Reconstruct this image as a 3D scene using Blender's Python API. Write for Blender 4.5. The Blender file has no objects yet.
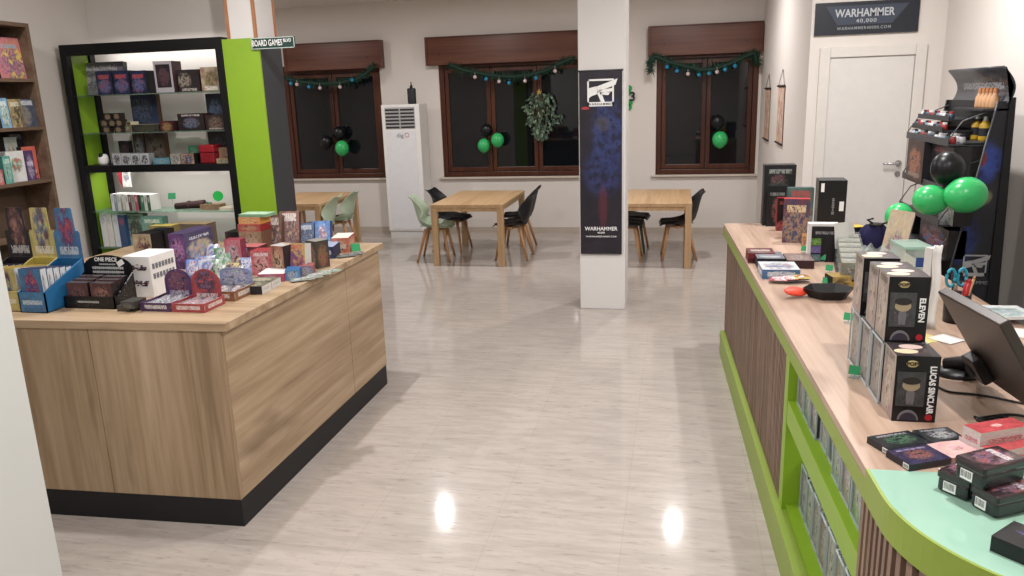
import bpy, math, random
from mathutils import Matrix, Vector
from math import pi, sin, cos, radians, hypot, atan2
D_ = bpy.data
COL = bpy.context.scene.collection
rnd = random.Random(7)

# ------------------------------------------------------------------ camera
EYE = Vector((0, 0, 1.95)); YAW, PITCH, ROLL, FPX = 0.21291, 0.24157, 0.032408, 774.68
_cy, _sy = cos(YAW), sin(YAW)
FWD = Vector((-_sy*cos(PITCH), _cy*cos(PITCH), -sin(PITCH)))
_r = Vector((_cy, _sy, 0)); _u = _r.cross(FWD)
RIGHT = cos(ROLL)*_r - sin(ROLL)*_u
UP = sin(ROLL)*_r + cos(ROLL)*_u
cam = D_.cameras.new('camera'); cam.sensor_width = 36; cam.lens = FPX/1024*36; cam.clip_start = .05
camo = D_.objects.new('camera', cam); COL.objects.link(camo)
camo.matrix_world = Matrix(((RIGHT.x, UP.x, -FWD.x, 0), (RIGHT.y, UP.y, -FWD.y, 0), (RIGHT.z, UP.z, -FWD.z, EYE.z), (0, 0, 0, 1)))
bpy.context.scene.camera = camo

# measuring the photograph: where a line of sight meets a level (S), a frontal plane (D) or a side plane (E)
def _ray(px, py): return RIGHT*((px-512)/FPX) - UP*((py-288)/FPX) + FWD
def S(px, py, z):
    d = _ray(px, py); return EYE + d*((z-EYE.z)/d.z)
def D(px, py, y):
    d = _ray(px, py); return EYE + d*(y/d.y)
def E(px, py, x):
    d = _ray(px, py); return EYE + d*(x/d.x)
def PIX(p):
    q = Vector(p)-EYE; z = q.dot(FWD); return 512+FPX*q.dot(RIGHT)/z, 288-FPX*q.dot(UP)/z
def F(x0, x1, yb, yt, z):          # stands on level z: centre x, front y, width, height
    y = S((x0+x1)/2, yb, z).y; ym = (yb+yt)/2
    a, b = D(x0, ym, y).x, D(x1, ym, y).x
    return (a+b)/2, y, b-a, D((x0+x1)/2, yt, y).z-z
def FY(x0, x1, yt, y, z):
    yb = PIX((D((x0+x1)/2, yt, y).x, y, z))[1]; ym = (yb+yt)/2
    a, b = D(x0, ym, y).x, D(x1, ym, y).x
    return (a+b)/2, y, b-a, D((x0+x1)/2, yt, y).z-z
def FX(x0, x1, yt, x, z):          # front faces +X
    p = E((x0+x1)/2, yt, x); yb = PIX((x, p.y, z))[1]; ym = (yb+yt)/2
    a, b = E(x0, ym, x).y, E(x1, ym, x).y
    return x, (a+b)/2, abs(b-a), p.z-z
def Q(p, q, r, z):                 # flat thing: corner p, corner q along its width, corner r along its depth, all on level z
    p, q, r = S(*p, z), S(*q, z), S(*r, z)
    e = q-p; w = e.length; rz = atan2(e.y, e.x); n = Vector((-sin(rz), cos(rz), 0)); dd = (r-p).dot(n)
    c = p + e/2 + n*dd/2
    return c.x, c.y, w, abs(dd), rz

# ------------------------------------------------------------------ materials
def hexc(h):
    if not isinstance(h, str): return tuple(h)[:3]+(1,)
    h = h.lstrip('#'); c = [int(h[i:i+2], 16)/255 for i in (0, 2, 4)]
    return tuple(x/12.92 if x <= .04045 else ((x+.055)/1.055)**2.4 for x in c)+(1,)
class NT:
    def __init__(s, name):
        s.m = D_.materials.new(name); s.m.use_nodes = True; s.t = s.m.node_tree; s.n = s.t.nodes; s.l = s.t.links
        s.b = s.n['Principled BSDF']
    def add(s, ty, **kw):
        n = s.n.new(ty)
        for k, v in kw.items(): setattr(n, k, v)
        return n
    def put(s, sock, v):
        if hasattr(v, 'is_output'): s.l.new(v, sock)
        else: sock.default_value = v
    def math(s, op, a, b=0.0, c=None):
        n = s.add('ShaderNodeMath', operation=op); s.put(n.inputs[0], a); s.put(n.inputs[1], b)
        if c is not None: s.put(n.inputs[2], c)
        return n.outputs[0]
    def mix(s, f, a, b, blend='MIX'):
        n = s.add('ShaderNodeMix', data_type='RGBA', blend_type=blend); s.put(n.inputs[0], f)
        s.put(n.inputs[6], a); s.put(n.inputs[7], b); return n.outputs[2]
    def noise(s, vec, scale, w=0.0, detail=3.0, rough=.55, dim='4D'):
        n = s.add('ShaderNodeTexNoise', noise_dimensions=dim); n.inputs['Scale'].default_value = scale
        n.inputs['Detail'].default_value = detail; n.inputs['Roughness'].default_value = rough
        if dim != '3D': n.inputs['W'].default_value = w
        if vec is not None: s.l.new(vec, n.inputs['Vector'])
        return n.outputs['Fac']
    def ramp(s, f, stops, interp='LINEAR'):
        n = s.add('ShaderNodeValToRGB'); n.color_ramp.interpolation = interp; e = n.color_ramp.elements
        while len(e) < len(stops): e.new(.5)
        for i, (p, c) in enumerate(stops): e[i].position = p; e[i].color = hexc(c)
        s.l.new(f, n.inputs[0]); return n.outputs[0]
    def coord(s, which='Object', scale=(1, 1, 1), loc=(0, 0, 0), rot=(0, 0, 0)):
        t = s.add('ShaderNodeTexCoord'); m = s.add('ShaderNodeMapping')
        m.inputs['Scale'].default_value = scale; m.inputs['Location'].default_value = loc; m.inputs['Rotation'].default_value = rot
        s.l.new(t.outputs[which], m.inputs[0]); return m.outputs[0]
    def done(s, col=None, rough=.5, spec=.5, metal=0.0, bump=None, bs=.1, bd=.01):
        if col is not None: s.put(s.b.inputs['Base Color'], col)
        s.put(s.b.inputs['Roughness'], rough); s.b.inputs['Specular IOR Level'].default_value = spec
        s.b.inputs['Metallic'].default_value = metal
        if bump is not None:
            n = s.add('ShaderNodeBump'); n.inputs['Strength'].default_value = bs; n.inputs['Distance'].default_value = bd
            s.l.new(bump, n.inputs['Height']); s.l.new(n.outputs[0], s.b.inputs['Normal'])
        return s.m
_pc = {}
def plain(c, rough=.5, spec=.4, metal=0.0, vary=.06):
    k = (c, rough, spec, metal)
    if k not in _pc:
        t = NT('plain_'+str(c).strip('#')); v = t.coord('Object'); n = t.noise(v, 14, len(_pc)*1.7)
        a = hexc(c); lo = tuple(x*(1-vary) for x in a[:3])+(1,); hi = tuple(min(1, x*(1+vary)) for x in a[:3])+(1,)
        _pc[k] = t.done(t.mix(n, lo, hi), rough, spec, metal)
    return _pc[k]
_ac = {}
def art(seed, bg, bg2, fig, fig2, title=None, tv=(.74, .9), blob=(.5, .45, .36, .4), rough=.35):
    """printed cover: mottled ground, a busy patch of colour in the middle and a band of small marks as unreadable lettering"""
    k = (seed, bg, bg2, fig, fig2, title, tv, blob)
    if k in _ac: return _ac[k]
    t = NT('print_%s' % seed); tc = t.add('ShaderNodeTexCoord'); uv = tc.outputs['UV']
    sp = t.add('ShaderNodeSeparateXYZ'); t.l.new(uv, sp.inputs[0]); u, v = sp.outputs[0], sp.outputs[1]
    n1 = t.noise(uv, 3.2, seed*3.1, 4); n2 = t.noise(uv, 6.2, seed*1.7+9, 4, .62)
    base = t.ramp(n1, [(.36, bg), (.62, bg2)])
    n5 = t.noise(uv, 20, seed*2.3+4, 3, .65)
    figc = t.ramp(n2, [(.4, fig2), (.5, fig), (.6, bg2)]); figc = t.mix(t.ramp(n5, [(.44, '#000000'), (.72, '#d0d0d0')]), figc, hexc(fig2))
    figc = t.mix(t.ramp(t.noise(uv, 24, seed*4.1, 2), [(.6, '#000000'), (.68, '#8a8a8a')]), figc, (.75, .72, .68, 1))
    du = t.math('DIVIDE', t.math('SUBTRACT', u, blob[0]), blob[2]); dv = t.math('DIVIDE', t.math('SUBTRACT', v, blob[1]), blob[3])
    r = t.math('ADD', t.math('MULTIPLY', du, du), t.math('MULTIPLY', dv, dv))
    r = t.math('ADD', r, t.math('MULTIPLY', t.math('SUBTRACT', n2, .5), 2.4))
    mr = t.add('ShaderNodeMapRange'); t.l.new(r, mr.inputs[0]); mr.inputs[1].default_value = 1.35; mr.inputs[2].default_value = .6
    col = t.mix(mr.outputs[0], base, figc)
    nc = t.add('ShaderNodeTexNoise', noise_dimensions='4D'); nc.inputs['Scale'].default_value = 9; nc.inputs['W'].default_value = seed*1.3; nc.inputs['Detail'].default_value = 3; t.l.new(uv, nc.inputs['Vector'])
    col = t.mix(.5, col, nc.outputs['Color'], 'OVERLAY')
    if title:
        cb = t.add('ShaderNodeCombineXYZ'); t.put(cb.inputs[0], t.math('MULTIPLY', u, 34)); t.put(cb.inputs[1], t.math('MULTIPLY', v, 14))
        n3 = t.noise(cb.outputs[0], 1.0, seed*5.3, 1)
        m = t.math('GREATER_THAN', n3, .44)
        for s_, lim, op in ((v, tv[0], 'GREATER_THAN'), (v, tv[1], 'LESS_THAN'), (u, .14, 'GREATER_THAN'), (u, .86, 'LESS_THAN')):
            m = t.math('MULTIPLY', m, t.math(op, s_, lim))
        col = t.mix(t.math('MULTIPLY', m, .8), col, hexc(title))
    hs = t.add('ShaderNodeHueSaturation'); hs.inputs['Saturation'].default_value = .86; t.put(hs.inputs['Color'], col)
    _ac[k] = t.done(hs.outputs[0], rough, .4); return _ac[k]

def wood(name, c0, c1, c2, axis, dark=.5, rough=.42, seed=0.0):
    """oak laminate, grain along the given axis"""
    t = NT(name); sc = [9.0, 9.0, 9.0]; sc[axis] = .55
    v = t.coord('Object', scale=sc); n = t.noise(v, 1.0, seed, 5, .6)
    sc2 = [40.0, 40.0, 40.0]; sc2[axis] = 1.6; f = t.noise(t.coord('Object', scale=sc2), 1.0, seed+3, 3, .6)
    sc3 = [3.4, 3.4, 3.4]; sc3[axis] = 1.1; k = t.noise(t.coord('Object', scale=sc3), 1.0, seed+8, 3, .5)
    g = t.math('ADD', t.math('MULTIPLY', n, .65), t.math('MULTIPLY', f, .35))
    col = t.ramp(g, [(.36, c0), (.5, c1), (.64, c2)])
    kn = t.add('ShaderNodeMapRange'); t.l.new(k, kn.inputs[0]); kn.inputs[1].default_value = .62; kn.inputs[2].default_value = .76
    col = t.mix(t.math('MULTIPLY', kn.outputs[0], dark), col, hexc(c0), 'MULTIPLY')
    return t.done(col, rough, .35, bump=f, bs=.08, bd=.002)

def mk_wall(name, c, vary=.03):
    t = NT(name); v = t.coord('Object'); n = t.noise(v, 1.3, 2, 4); f = t.noise(v, 60, 5, 2)
    a = hexc(c); lo = tuple(x*(1-vary) for x in a[:3])+(1,); hi = tuple(min(1, x*(1+vary)) for x in a[:3])+(1,)
    return t.done(t.mix(n, lo, hi), .75, .2, bump=f, bs=.06, bd=.002)
WALL = mk_wall('wall_paint', '#d6cfc9'); WALL2 = mk_wall('pillar_paint', '#d8d5d3'); JAMB = mk_wall('jamb_paint', '#c9cbc8'); CEIL = mk_wall('ceiling_paint', '#d8d2cc')
def mk_floor():
    t = NT('travertine_tiles'); v = t.coord('Object', scale=(2.6, 15, 1)); n = t.noise(v, 1.6, 1, 6, .62)
    v2 = t.coord('Object', scale=(7, 42, 1)); f = t.noise(v2, 1.4, 4, 4, .65)
    big = t.noise(t.coord('Object'), .8, 7, 2)
    col = t.ramp(n, [(.3, '#a29993'), (.46, '#aaa19a'), (.6, '#b3a9a2'), (.74, '#a59c95')])
    mr = t.add('ShaderNodeMapRange'); t.l.new(f, mr.inputs[0]); mr.inputs[1].default_value = .57; mr.inputs[2].default_value = .68
    col = t.mix(t.math('MULTIPLY', mr.outputs[0], .5), col, hexc('#7c706a'))
    br = t.add('ShaderNodeTexBrick'); br.offset = .0; br.inputs['Scale'].default_value = 1; br.inputs['Mortar Size'].default_value = .0022
    br.inputs['Brick Width'].default_value = .6; br.inputs['Row Height'].default_value = .6; br.inputs['Bias'].default_value = 0
    br.inputs['Color1'].default_value = (.975, .975, .975, 1); br.inputs['Color2'].default_value = (1.015, 1.015, 1.01, 1); br.inputs['Mortar'].default_value = (.9, .89, .88, 1)
    t.l.new(t.coord('Object', loc=(.21, .13, 0)), br.inputs[0])
    col = t.mix(1.0, col, br.outputs[0], 'MULTIPLY')
    rg = t.math('ADD', t.math('MULTIPLY', big, .03), .06)
    t.b.inputs['Coat Weight'].default_value = .22; t.b.inputs['Coat Roughness'].default_value = .28
    return t.done(col, rg, .2)
FLOOR = mk_floor()
OAK_V = wood('oak_vertical', '#866e55', '#a58d71', '#b8a187', 2, .7); OAK_Y = wood('oak_along', '#866e55', '#a58d71', '#b8a187', 1, .7, seed=4)
OAK_X = wood('oak_across', '#866e55', '#a58d71', '#b8a187', 0, .7, seed=6)
TOP_OAK = wood('pale_oak_top', '#937a68', '#ab917f', '#baa18f', 1, .9, .38, 11)
TBL = wood('table_beech', '#a68660', '#bb9a74', '#c9aa86', 1, .2, .45, 21); TBLL = wood('table_leg_beech', '#a68660', '#bb9a74', '#c9aa86', 2, .2, .45, 22)
LEGW = wood('chair_leg_beech', '#a5764e', '#b98a61', '#c79a72', 2, .1, .5, 25)
SLAT = wood('walnut_slats', '#6f5849', '#876e60', '#9a8072', 2, .3, .5, 31); SLATD = plain('#1c1512', .8)
def mk_slat():
    t = NT('slat_panel_walnut'); a = t.noise(t.coord('Object', scale=(1, 46, .5)), 1.0, 3, 3, .6); b = t.noise(t.coord('Object', scale=(1, 170, 3)), 1.0, 5, 2, .6)
    g = t.math('ADD', t.math('MULTIPLY', a, .5), t.math('MULTIPLY', b, .5))
    return t.done(t.ramp(g, [(.37, '#46352b'), (.46, '#755e50'), (.55, '#8f7767'), (.65, '#a48c7c')]), .5, .3)
SLATP = mk_slat()
BOOKC = wood('bookcase_oak', '#574436', '#6b5646', '#7b6553', 1, .2, .6, 41)
FRAME = wood('dark_mahogany', '#3a1d14', '#4a281d', '#58331f', 2, .2, .32, 51); HEAD = wood('shutter_box_wood', '#4c2a1e', '#5b3527', '#68402f', 0, .2, .35, 55)
LIME = plain('#86ab2a', .38); LIME_D = plain('#879c3e', .42); BLACK = plain('#0d0d10', .45, .25); BLACKM = plain('#202126', .6); ANTH = plain('#333439', .5)
WHITE = plain('#e3e1df', .4); OFFW = plain('#d5d2cd', .45); DOORW = plain('#cfcbc7', .4); GREY = plain('#8f8f90', .5); STEEL = plain('#b8b8ba', .25, .5, 1.0)
NIGHT = NT('night_glass'); NIGHT.b.inputs['IOR'].default_value = 1.5; NIGHT = NIGHT.done((.006, .007, .009, 1), .03, .5)
def mk_clear(name, tint, a, rough=.05):
    t = NT(name); tr = t.add('ShaderNodeBsdfTransparent'); tr.inputs[0].default_value = hexc(tint)
    t.done(hexc(tint), rough, .5); mx = t.add('ShaderNodeMixShader')
    fr = t.add('ShaderNodeFresnel'); fr.inputs[0].default_value = 1.45
    t.put(mx.inputs[0], t.math('ADD', t.math('MULTIPLY', fr.outputs[0], .35), a)); t.l.new(tr.outputs[0], mx.inputs[1]); t.l.new(t.b.outputs[0], mx.inputs[2])
    t.l.new(mx.outputs[0], t.n['Material Output'].inputs[0]); return t.m
CLEAR = mk_clear('clear_plastic', '#f2f5f5', .012); CLEARB = mk_clear('cloudy_plastic', '#e6efec', .26, .2); SHELFG = mk_clear('green_edge_glass', '#d3e6da', .05)
MINT = NT('mint_glass'); MINT = MINT.done(MINT.mix(MINT.noise(MINT.coord('Object'), 3.0, 2), hexc('#8fb8a2'), hexc('#9dbfb0')), .07, .6)
GREENB = NT('green_balloon'); GREENB.b.inputs['Subsurface Weight'].default_value = .0; GREENB = GREENB.done(GREENB.mix(GREENB.noise(GREENB.coord('Object'), 4, 1), hexc('#2da85c'), hexc('#3db66a')), .28, .45)
BLACKB = plain('#101216', .34, .35)
PRINTW = plain('#e8e8e6', .5); PRINTG = plain('#a9abac', .5)

# ------------------------------------------------------------------ mesh building
class MB:
    def __init__(s): s.v = []; s.f = []; s.mi = []; s.uv = []; s.sm = []; s.T = None
    def p(s, q):
        q = Vector(q)
        if s.T is not None: q = s.T @ q
        s.v.append(q); return len(s.v)-1
    def fi(s, idx, m=0, uv=None, sm=False): s.f.append(idx); s.mi.append(m); s.uv.append(uv); s.sm.append(sm)
    def face(s, pts, m=0, uv=None, sm=False):
        if uv is None and len(pts) == 4: uv = [(0, 0), (1, 0), (1, 1), (0, 1)]
        s.fi([s.p(q) for q in pts], m, uv, sm)
    def box(s, x0, x1, y0, y1, z0, z1, m=0):
        """m: one index, or (front -Y, back, left, right, top, bottom)"""
        if isinstance(m, int): m = (m,)*6
        a = [(x0, y0, z0), (x1, y0, z0), (x1, y1, z0), (x0, y1, z0), (x0, y0, z1), (x1, y0, z1), (x1, y1, z1), (x0, y1, z1)]
        i = [s.p(q) for q in a]; U = [(0, 0), (1, 0), (1, 1), (0, 1)]
        for fc, mm in zip(((0, 1, 5, 4), (2, 3, 7, 6), (3, 0, 4, 7), (1, 2, 6, 5), (4, 5, 6, 7), (3, 2, 1, 0)), m):
            s.fi([i[k] for k in fc], mm, U)
        return s
    def cbox(s, c, sz, m=0, rz=0, rx=0, ry=0):
        old = s.T; M = Matrix.Translation(c) @ Matrix.Rotation(rz, 4, 'Z') @ Matrix.Rotation(ry, 4, 'Y') @ Matrix.Rotation(rx, 4, 'X')
        s.T = M if old is None else old @ M; w, d, h = sz
        s.box(-w/2, w/2, -d/2, d/2, -h/2, h/2, m); s.T = old; return s
    def cyl(s, p0, p1, r0, r1=None, n=12, m=0, cap=True):
        return s.tube([p0, p1], [r0, r0 if r1 is None else r1], n, m, cap)
    def tube(s, pts, r, n=8, m=0, cap=True):
        pts = [Vector(q) for q in pts]; rr = r if isinstance(r, (list, tuple)) else [r]*len(pts); rings = []
        for i, q in enumerate(pts):
            t = (pts[min(i+1, len(pts)-1)]-pts[max(i-1, 0)]).normalized()
            a = t.cross(Vector((0, 0, 1)) if abs(t.z) < .9 else Vector((1, 0, 0))).normalized(); b = t.cross(a)
            rings.append([s.p(q+(a*cos(2*pi*k/n)+b*sin(2*pi*k/n))*rr[i]) for k in range(n)])
        for A, B in zip(rings, rings[1:]):
            for k in range(n): s.fi([A[k], A[(k+1) % n], B[(k+1) % n], B[k]], m, None, True)
        if cap: s.fi(rings[0][::-1], m); s.fi(rings[-1], m)
        return s
    def lathe(s, prof, c=(0, 0, 0), n=20, m=0, sx=1, sy=1, axis='Z'):
        rings = []; sm = len(prof) > 4 or abs(prof[-1][1]-prof[0][1]) > .03
        for r, z in prof:
            ring = []
            for k in range(n):
                x, y = r*cos(2*pi*k/n)*sx, r*sin(2*pi*k/n)*sy
                q = (x, y, z) if axis == 'Z' else (x, z, y)
                ring.append(s.p(Vector(c)+Vector(q)))
            rings.append(ring)
        for A, B in zip(rings, rings[1:]):
            for k in range(n): s.fi([A[k], A[(k+1) % n], B[(k+1) % n], B[k]], m, None, sm)
        return s
    def grid(s, fn, nu, nv, m=0, sm=True):
        I = [[s.p(fn(a/nu, b/nv)) for b in range(nv+1)] for a in range(nu+1)]
        for a in range(nu):
            for b in range(nv):
                s.fi([I[a][b], I[a+1][b], I[a+1][b+1], I[a][b+1]], m, [(a/nu, b/nv), ((a+1)/nu, b/nv), ((a+1)/nu, (b+1)/nv), (a/nu, (b+1)/nv)], sm)
        return s
    def prism(s, poly, t0, t1, m=0, plane='XY', ms=None):
        """extrude a 2-D outline; plane XY (up z), XZ (along y) or YZ (along x)"""
        def q(a, b, t): return {'XY': (a, b, t), 'XZ': (a, t, b), 'YZ': (t, a, b)}[plane]
        xs = [a for a, b in poly]; ys = [b for a, b in poly]; W = max(xs)-min(xs) or 1; Hh = max(ys)-min(ys) or 1
        uv = [((a-min(xs))/W, (b-min(ys))/Hh) for a, b in poly]; n = len(poly)
        lo = [s.p(q(a, b, t0)) for a, b in poly]; hi = [s.p(q(a, b, t1)) for a, b in poly]
        s.fi(lo[::-1], m, uv[::-1]); s.fi(hi, m, uv)
        for k in range(n): s.fi([lo[k], lo[(k+1) % n], hi[(k+1) % n], hi[k]], m if ms is None else ms)
        return s
    def build(s, name, mats, parent=None, loc=(0, 0, 0), rz=0, bevel=0, rx=0, ry=0, sub=0, solid=0):
        me = D_.meshes.new(name); me.from_pydata([tuple(q) for q in s.v], [], s.f)
        if not isinstance(mats, (list, tuple)): mats = [mats]
        for mm in mats: me.materials.append(mm)
        L = me.uv_layers.new(name='UVMap')
        for pl, mi, uv, sm in zip(me.polygons, s.mi, s.uv, s.sm):
            pl.material_index = mi; pl.use_smooth = sm
            if uv:
                for k, li in enumerate(pl.loop_indices): L.data[li].uv = uv[k]
        import bmesh
        bm = bmesh.new(); bm.from_mesh(me); bmesh.ops.recalc_face_normals(bm, faces=bm.faces[:]); bm.to_mesh(me); bm.free()
        me.update()
        o = D_.objects.new(name, me); COL.objects.link(o); o.location = loc; o.rotation_euler = (rx, ry, rz)
        if parent is not None: o.parent = parent
        if solid: md = o.modifiers.new('thick', 'SOLIDIFY'); md.thickness = solid; md.offset = 0
        if bevel: md = o.modifiers.new('edge', 'BEVEL'); md.width = bevel; md.segments = 2; md.limit_method = 'ANGLE'
        if sub: md = o.modifiers.new('smooth', 'SUBSURF'); md.levels = sub; md.render_levels = sub
        return o
def tag(o, label, cat, group=None):
    o['label'] = label; o['category'] = cat
    if group: o['group'] = group
    return o
def thing(name, label, cat, loc=(0, 0, 0), rz=0, group=None, rx=0, ry=0):
    o = D_.objects.new(name, None); COL.objects.link(o); o.location = loc; o.rotation_euler = (rx, ry, rz); o.empty_display_size = .05
    return tag(o, label, cat, group)
def struct(o): o['kind'] = 'structure'; return o
def sroot(name, loc=(0, 0, 0), rz=0):
    o = D_.objects.new(name, None); COL.objects.link(o); o.location = loc; o.rotation_euler = (0, 0, rz); o['kind'] = 'structure'; return o
def dup(o, loc=None, rz=None, label=None, parent=None):
    c = o.copy(); COL.objects.link(c)
    if parent is not None: c.parent = parent
    if loc is not None: c.location = loc
    if rz is not None: c.rotation_euler.z = rz
    if label: c['label'] = label
    for ch in list(o.children): dup(ch, parent=c)
    return c
def text(s, size, mat, parent, loc, rot=(pi/2, 0, 0), bold=0.0, name='lettering', ex=.0006, align='CENTER', sx=1, space=1.0):
    cu = D_.curves.new('t', 'FONT'); cu.body = s; cu.size = size; cu.align_x = align; cu.align_y = 'CENTER'; cu.extrude = ex; cu.offset = bold*size
    cu.space_character = space; cu.resolution_u = 3
    o = D_.objects.new('t', cu); COL.objects.link(o); bpy.context.view_layer.update()
    me = D_.meshes.new_from_object(o.evaluated_get(bpy.context.evaluated_depsgraph_get())); D_.objects.remove(o); D_.curves.remove(cu)
    me.materials.clear(); me.materials.append(mat); me.name = name
    o = D_.objects.new(name, me); COL.objects.link(o); o.parent = parent; o.location = loc; o.rotation_euler = rot; o.scale = (sx, 1, 1)
    return o
def cbx(name, label, cat, x, y, z, w, d, h, front, side=None, top=None, rz=0, rx=0, group=None, left=None):
    """a printed carton: x = centre, y = front, z = what it stands on"""
    side = side or front; top = top or side; left = left or side
    if rx < 0: z += d*sin(-rx)+.0005
    b = MB().box(-w/2, w/2, 0, d, 0, h, (0, 1, 3, 1, 2, 1))
    return tag(b.build(name, [front, side, top, left], None, (x, y, z), rz, 0, rx), label, cat, group)
def flat(name, label, cat, q, z, h, top, side, group=None):
    x, y, w, d, rz = q
    b = MB().box(-w/2, w/2, -d/2, d/2, 0, h, (1, 1, 1, 1, 0, 1))
    return tag(b.build(name, [top, side], None, (x, y, z), rz), label, cat, group)
# ------------------------------------------------------------------ room shell
YB, XP, YD, XR, XL, YS, ZC = 11.1, 1.08, 7.2, 2.12, -4.88, 6.0, 3.32
struct(MB().box(-9, XR+.1, -3.1, YB+.2, -.1, 0).build('floor', FLOOR))
struct(MB().box(-9, XR+.1, -3.1, YB+.2, ZC, ZC+.1).build('ceiling', CEIL))
WIN = []
for a, b in ((287, 383), (441, 590), (656, 757)):
    WIN.append((D(a, 120, YB).x, D(b, 120, YB).x))
ZS, ZT = .83, 2.5
wb = MB(); xs = [-7.5]
for a, b in WIN: xs += [a, b]
xs.append(XP)
for i in range(0, len(xs), 2): wb.box(xs[i], xs[i+1], YB, YB+.2, 0, ZC)
for a, b in WIN: wb.box(a, b, YB, YB+.2, 0, ZS); wb.box(a, b, YB, YB+.2, ZT, ZC)
struct(wb.build('wall_back', WALL))
struct(MB().box(XP, XP+.1, YD, YB, 0, ZC).build('wall_posters', WALL))
struct(MB().box(XP+.1, XR, YD, YD+.1, 0, ZC).build('wall_door', WALL))
struct(MB().box(XR, XR+.1, -3, YD, 0, ZC).build('wall_right', WALL))
struct(MB().box(XL-.1, XL, -3, YS, 0, ZC).build('wall_left', WALL))
struct(MB().box(XL-.1, -3.36, YS, YS+.12, 0, ZC).build('wall_shelf', WALL))
struct(MB().box(-7.6, -7.5, YS, YB, 0, ZC).build('wall_dining', WALL))
struct(MB().box(-7.5, XL-.1, YS, YS+.12, 0, ZC).build('wall_dining_near', WALL))
struct(MB().box(-5, XR, -3.1, -3, 0, ZC).build('wall_entrance', WALL))
struct(MB().box(-3.2, -2.065, -.5, 2.0, 0, ZC).build('wall_near', JAMB))
SK = plain('#b5a99d', .35)
struct(MB().box(-7.5, XP, YB-.015, YB, 0, .085).build('baseboard_back', SK))
struct(MB().box(XP-.015, XP, YD, YB-.015, 0, .085).build('baseboard_right', SK))
# windows: frame, sashes, panes, marble sill, shutter box
for n, ((a, b), nm) in enumerate(zip(WIN, (2, 3, 2))):
    w = sroot('window_%d' % (n+1), ((a+b)/2, YB, ZS)); hw = (b-a)/2; h = ZT-ZS
    f = MB()
    for s in (-1, 1): f.box(s*hw-.07*(s > 0), s*hw+.07*(s < 0), .02, .12, 0, h)
    f.box(-hw+.07, hw-.07, .02, .12, 0, .07); f.box(-hw+.07, hw-.07, .02, .12, h-.12, h)
    f.build('frame', FRAME, w, bevel=.006)
    pw = 2*(hw-.07)/nm
    for k in range(nm):
        x0 = -hw+.07+k*pw; x1 = x0+pw; s = MB(); t = .062
        s.box(x0+.004, x0+t, .035, .09, .075, h-.125); s.box(x1-t, x1-.004, .035, .09, .075, h-.125)
        s.box(x0+t, x1-t, .035, .09, .075, .075+t); s.box(x0+t, x1-t, .035, .09, h-.125-t, h-.125)
        so = s.build('sash', FRAME, w, bevel=.006)
        MB().box(x0+t-.004, x1-t+.004, .06, .066, .071+t, h-.121-t).build('pane', NIGHT, so)
    MB().box(-hw-.06, hw+.06, -.05, .12, -.03, 0).build('sill', plain('#c3b8ab', .35), w, bevel=.006)
hdr = [((284, 380), .0), ((426, 597), 0), ((649, 762), 0)]
for n, ((p, q), _) in enumerate(hdr):
    x0, x1 = D(p, 50, YB-.12).x, D(q, 50, YB-.12).x
    x0 = max(x0, -7); x1 = min(x1, XP-.01)
    o = sroot('window_box_%d' % (n+1), (x0, YB-.13, 2.42)); W = x1-x0
    MB().box(0, W, .0, .13, 0, .37).build('box_front', HEAD, o, bevel=.004)
    MB().box(-.012, W+.012, -.012, .13, .37, .385).box(-.012, .02, -.012, .13, 0, .37).box(W-.02, W+.012, -.012, .13, 0, .37).build('box_edge', HEAD, o, bevel=.003)
    k = MB()
    for xx in (.2, W-.2): k.cyl((xx, -.008, .15), (xx, .01, .15), .012, n=10)
    k.build('screw_cap', plain('#2c1811', .4), o)
    o.name = 'window_%d_shutter_box' % (n+1)
# pillars
pl = sroot('pillar_free'); px0, px1 = -.868, -.452; PY = 7.0
px0, px1 = D(579, 160, PY).x, D(625.5, 160, PY).x
MB().box(px0, px1, PY, PY+.42, 0, ZC).build('pillar_free_shaft', WALL2, pl, bevel=.006)
CY, cx0, cx1 = 5.56, -3.385, -3.085
pc = sroot('pillar_clad')
MB().box(cx0+.05, cx1-.03, CY+.03, CY+.33, 0, ZC).build('shaft', WALL2, pc)
cc = D(245, 38.3, CY).z
MB().box(cx0, cx1, CY, CY+.02, 0, cc).build('green_panel', LIME, pc)
MB().box(cx0, cx1-.03, CY+.345, CY+.36, 0, cc).build('green_back_panel', LIME, pc)
MB().box(cx1-.018, cx1, CY+.02, CY+.345, 0, cc).build('dark_side_panel', ANTH, pc)
COP = plain('#a5714f', .5)
t = MB()
for xx, yy in ((cx0+.05, CY+.03), (cx1-.03, CY+.03), (cx1-.03, CY+.33)): t.box(xx-.011, xx+.011, yy-.011, yy+.011, cc, ZC)
t.build('copper_corner_strip', COP, pc)
# street-style sign on the clad pillar
x0, x1 = D(251, 43, CY-.02).x, D(294, 42, CY-.02).x; z0, z1 = D(272, 48.5, CY-.02).z, D(272, 37.2, CY-.02).z
sg = thing('street_sign', 'dark green street-style sign with white words on the green pillar', 'sign', ((x0+x1)/2, CY-.012, (z0+z1)/2)); W = x1-x0; Hh = z1-z0
MB().box(-W/2, W/2, -.004, .01, -Hh/2, Hh/2).build('plate', plain('#16352f', .4), sg)
b = MB(); e = .005
b.box(-W/2, W/2, -.006, -.003, -Hh/2, -Hh/2+e).box(-W/2, W/2, -.006, -.003, Hh/2-e, Hh/2).box(-W/2, -W/2+e, -.006, -.003, -Hh/2, Hh/2).box(W/2-e, W/2, -.006, -.003, -Hh/2, Hh/2)
b.build('border', plain('#b9c4bf', .4), sg)
text('BOARD GAMES', Hh*.78, PRINTW, sg, (-W*.13, -.006, 0), bold=.012, sx=.58)
text('BLVD', Hh*.42, PRINTW, sg, (W*.34, -.006, Hh*.16), bold=.01, sx=.8)
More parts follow.
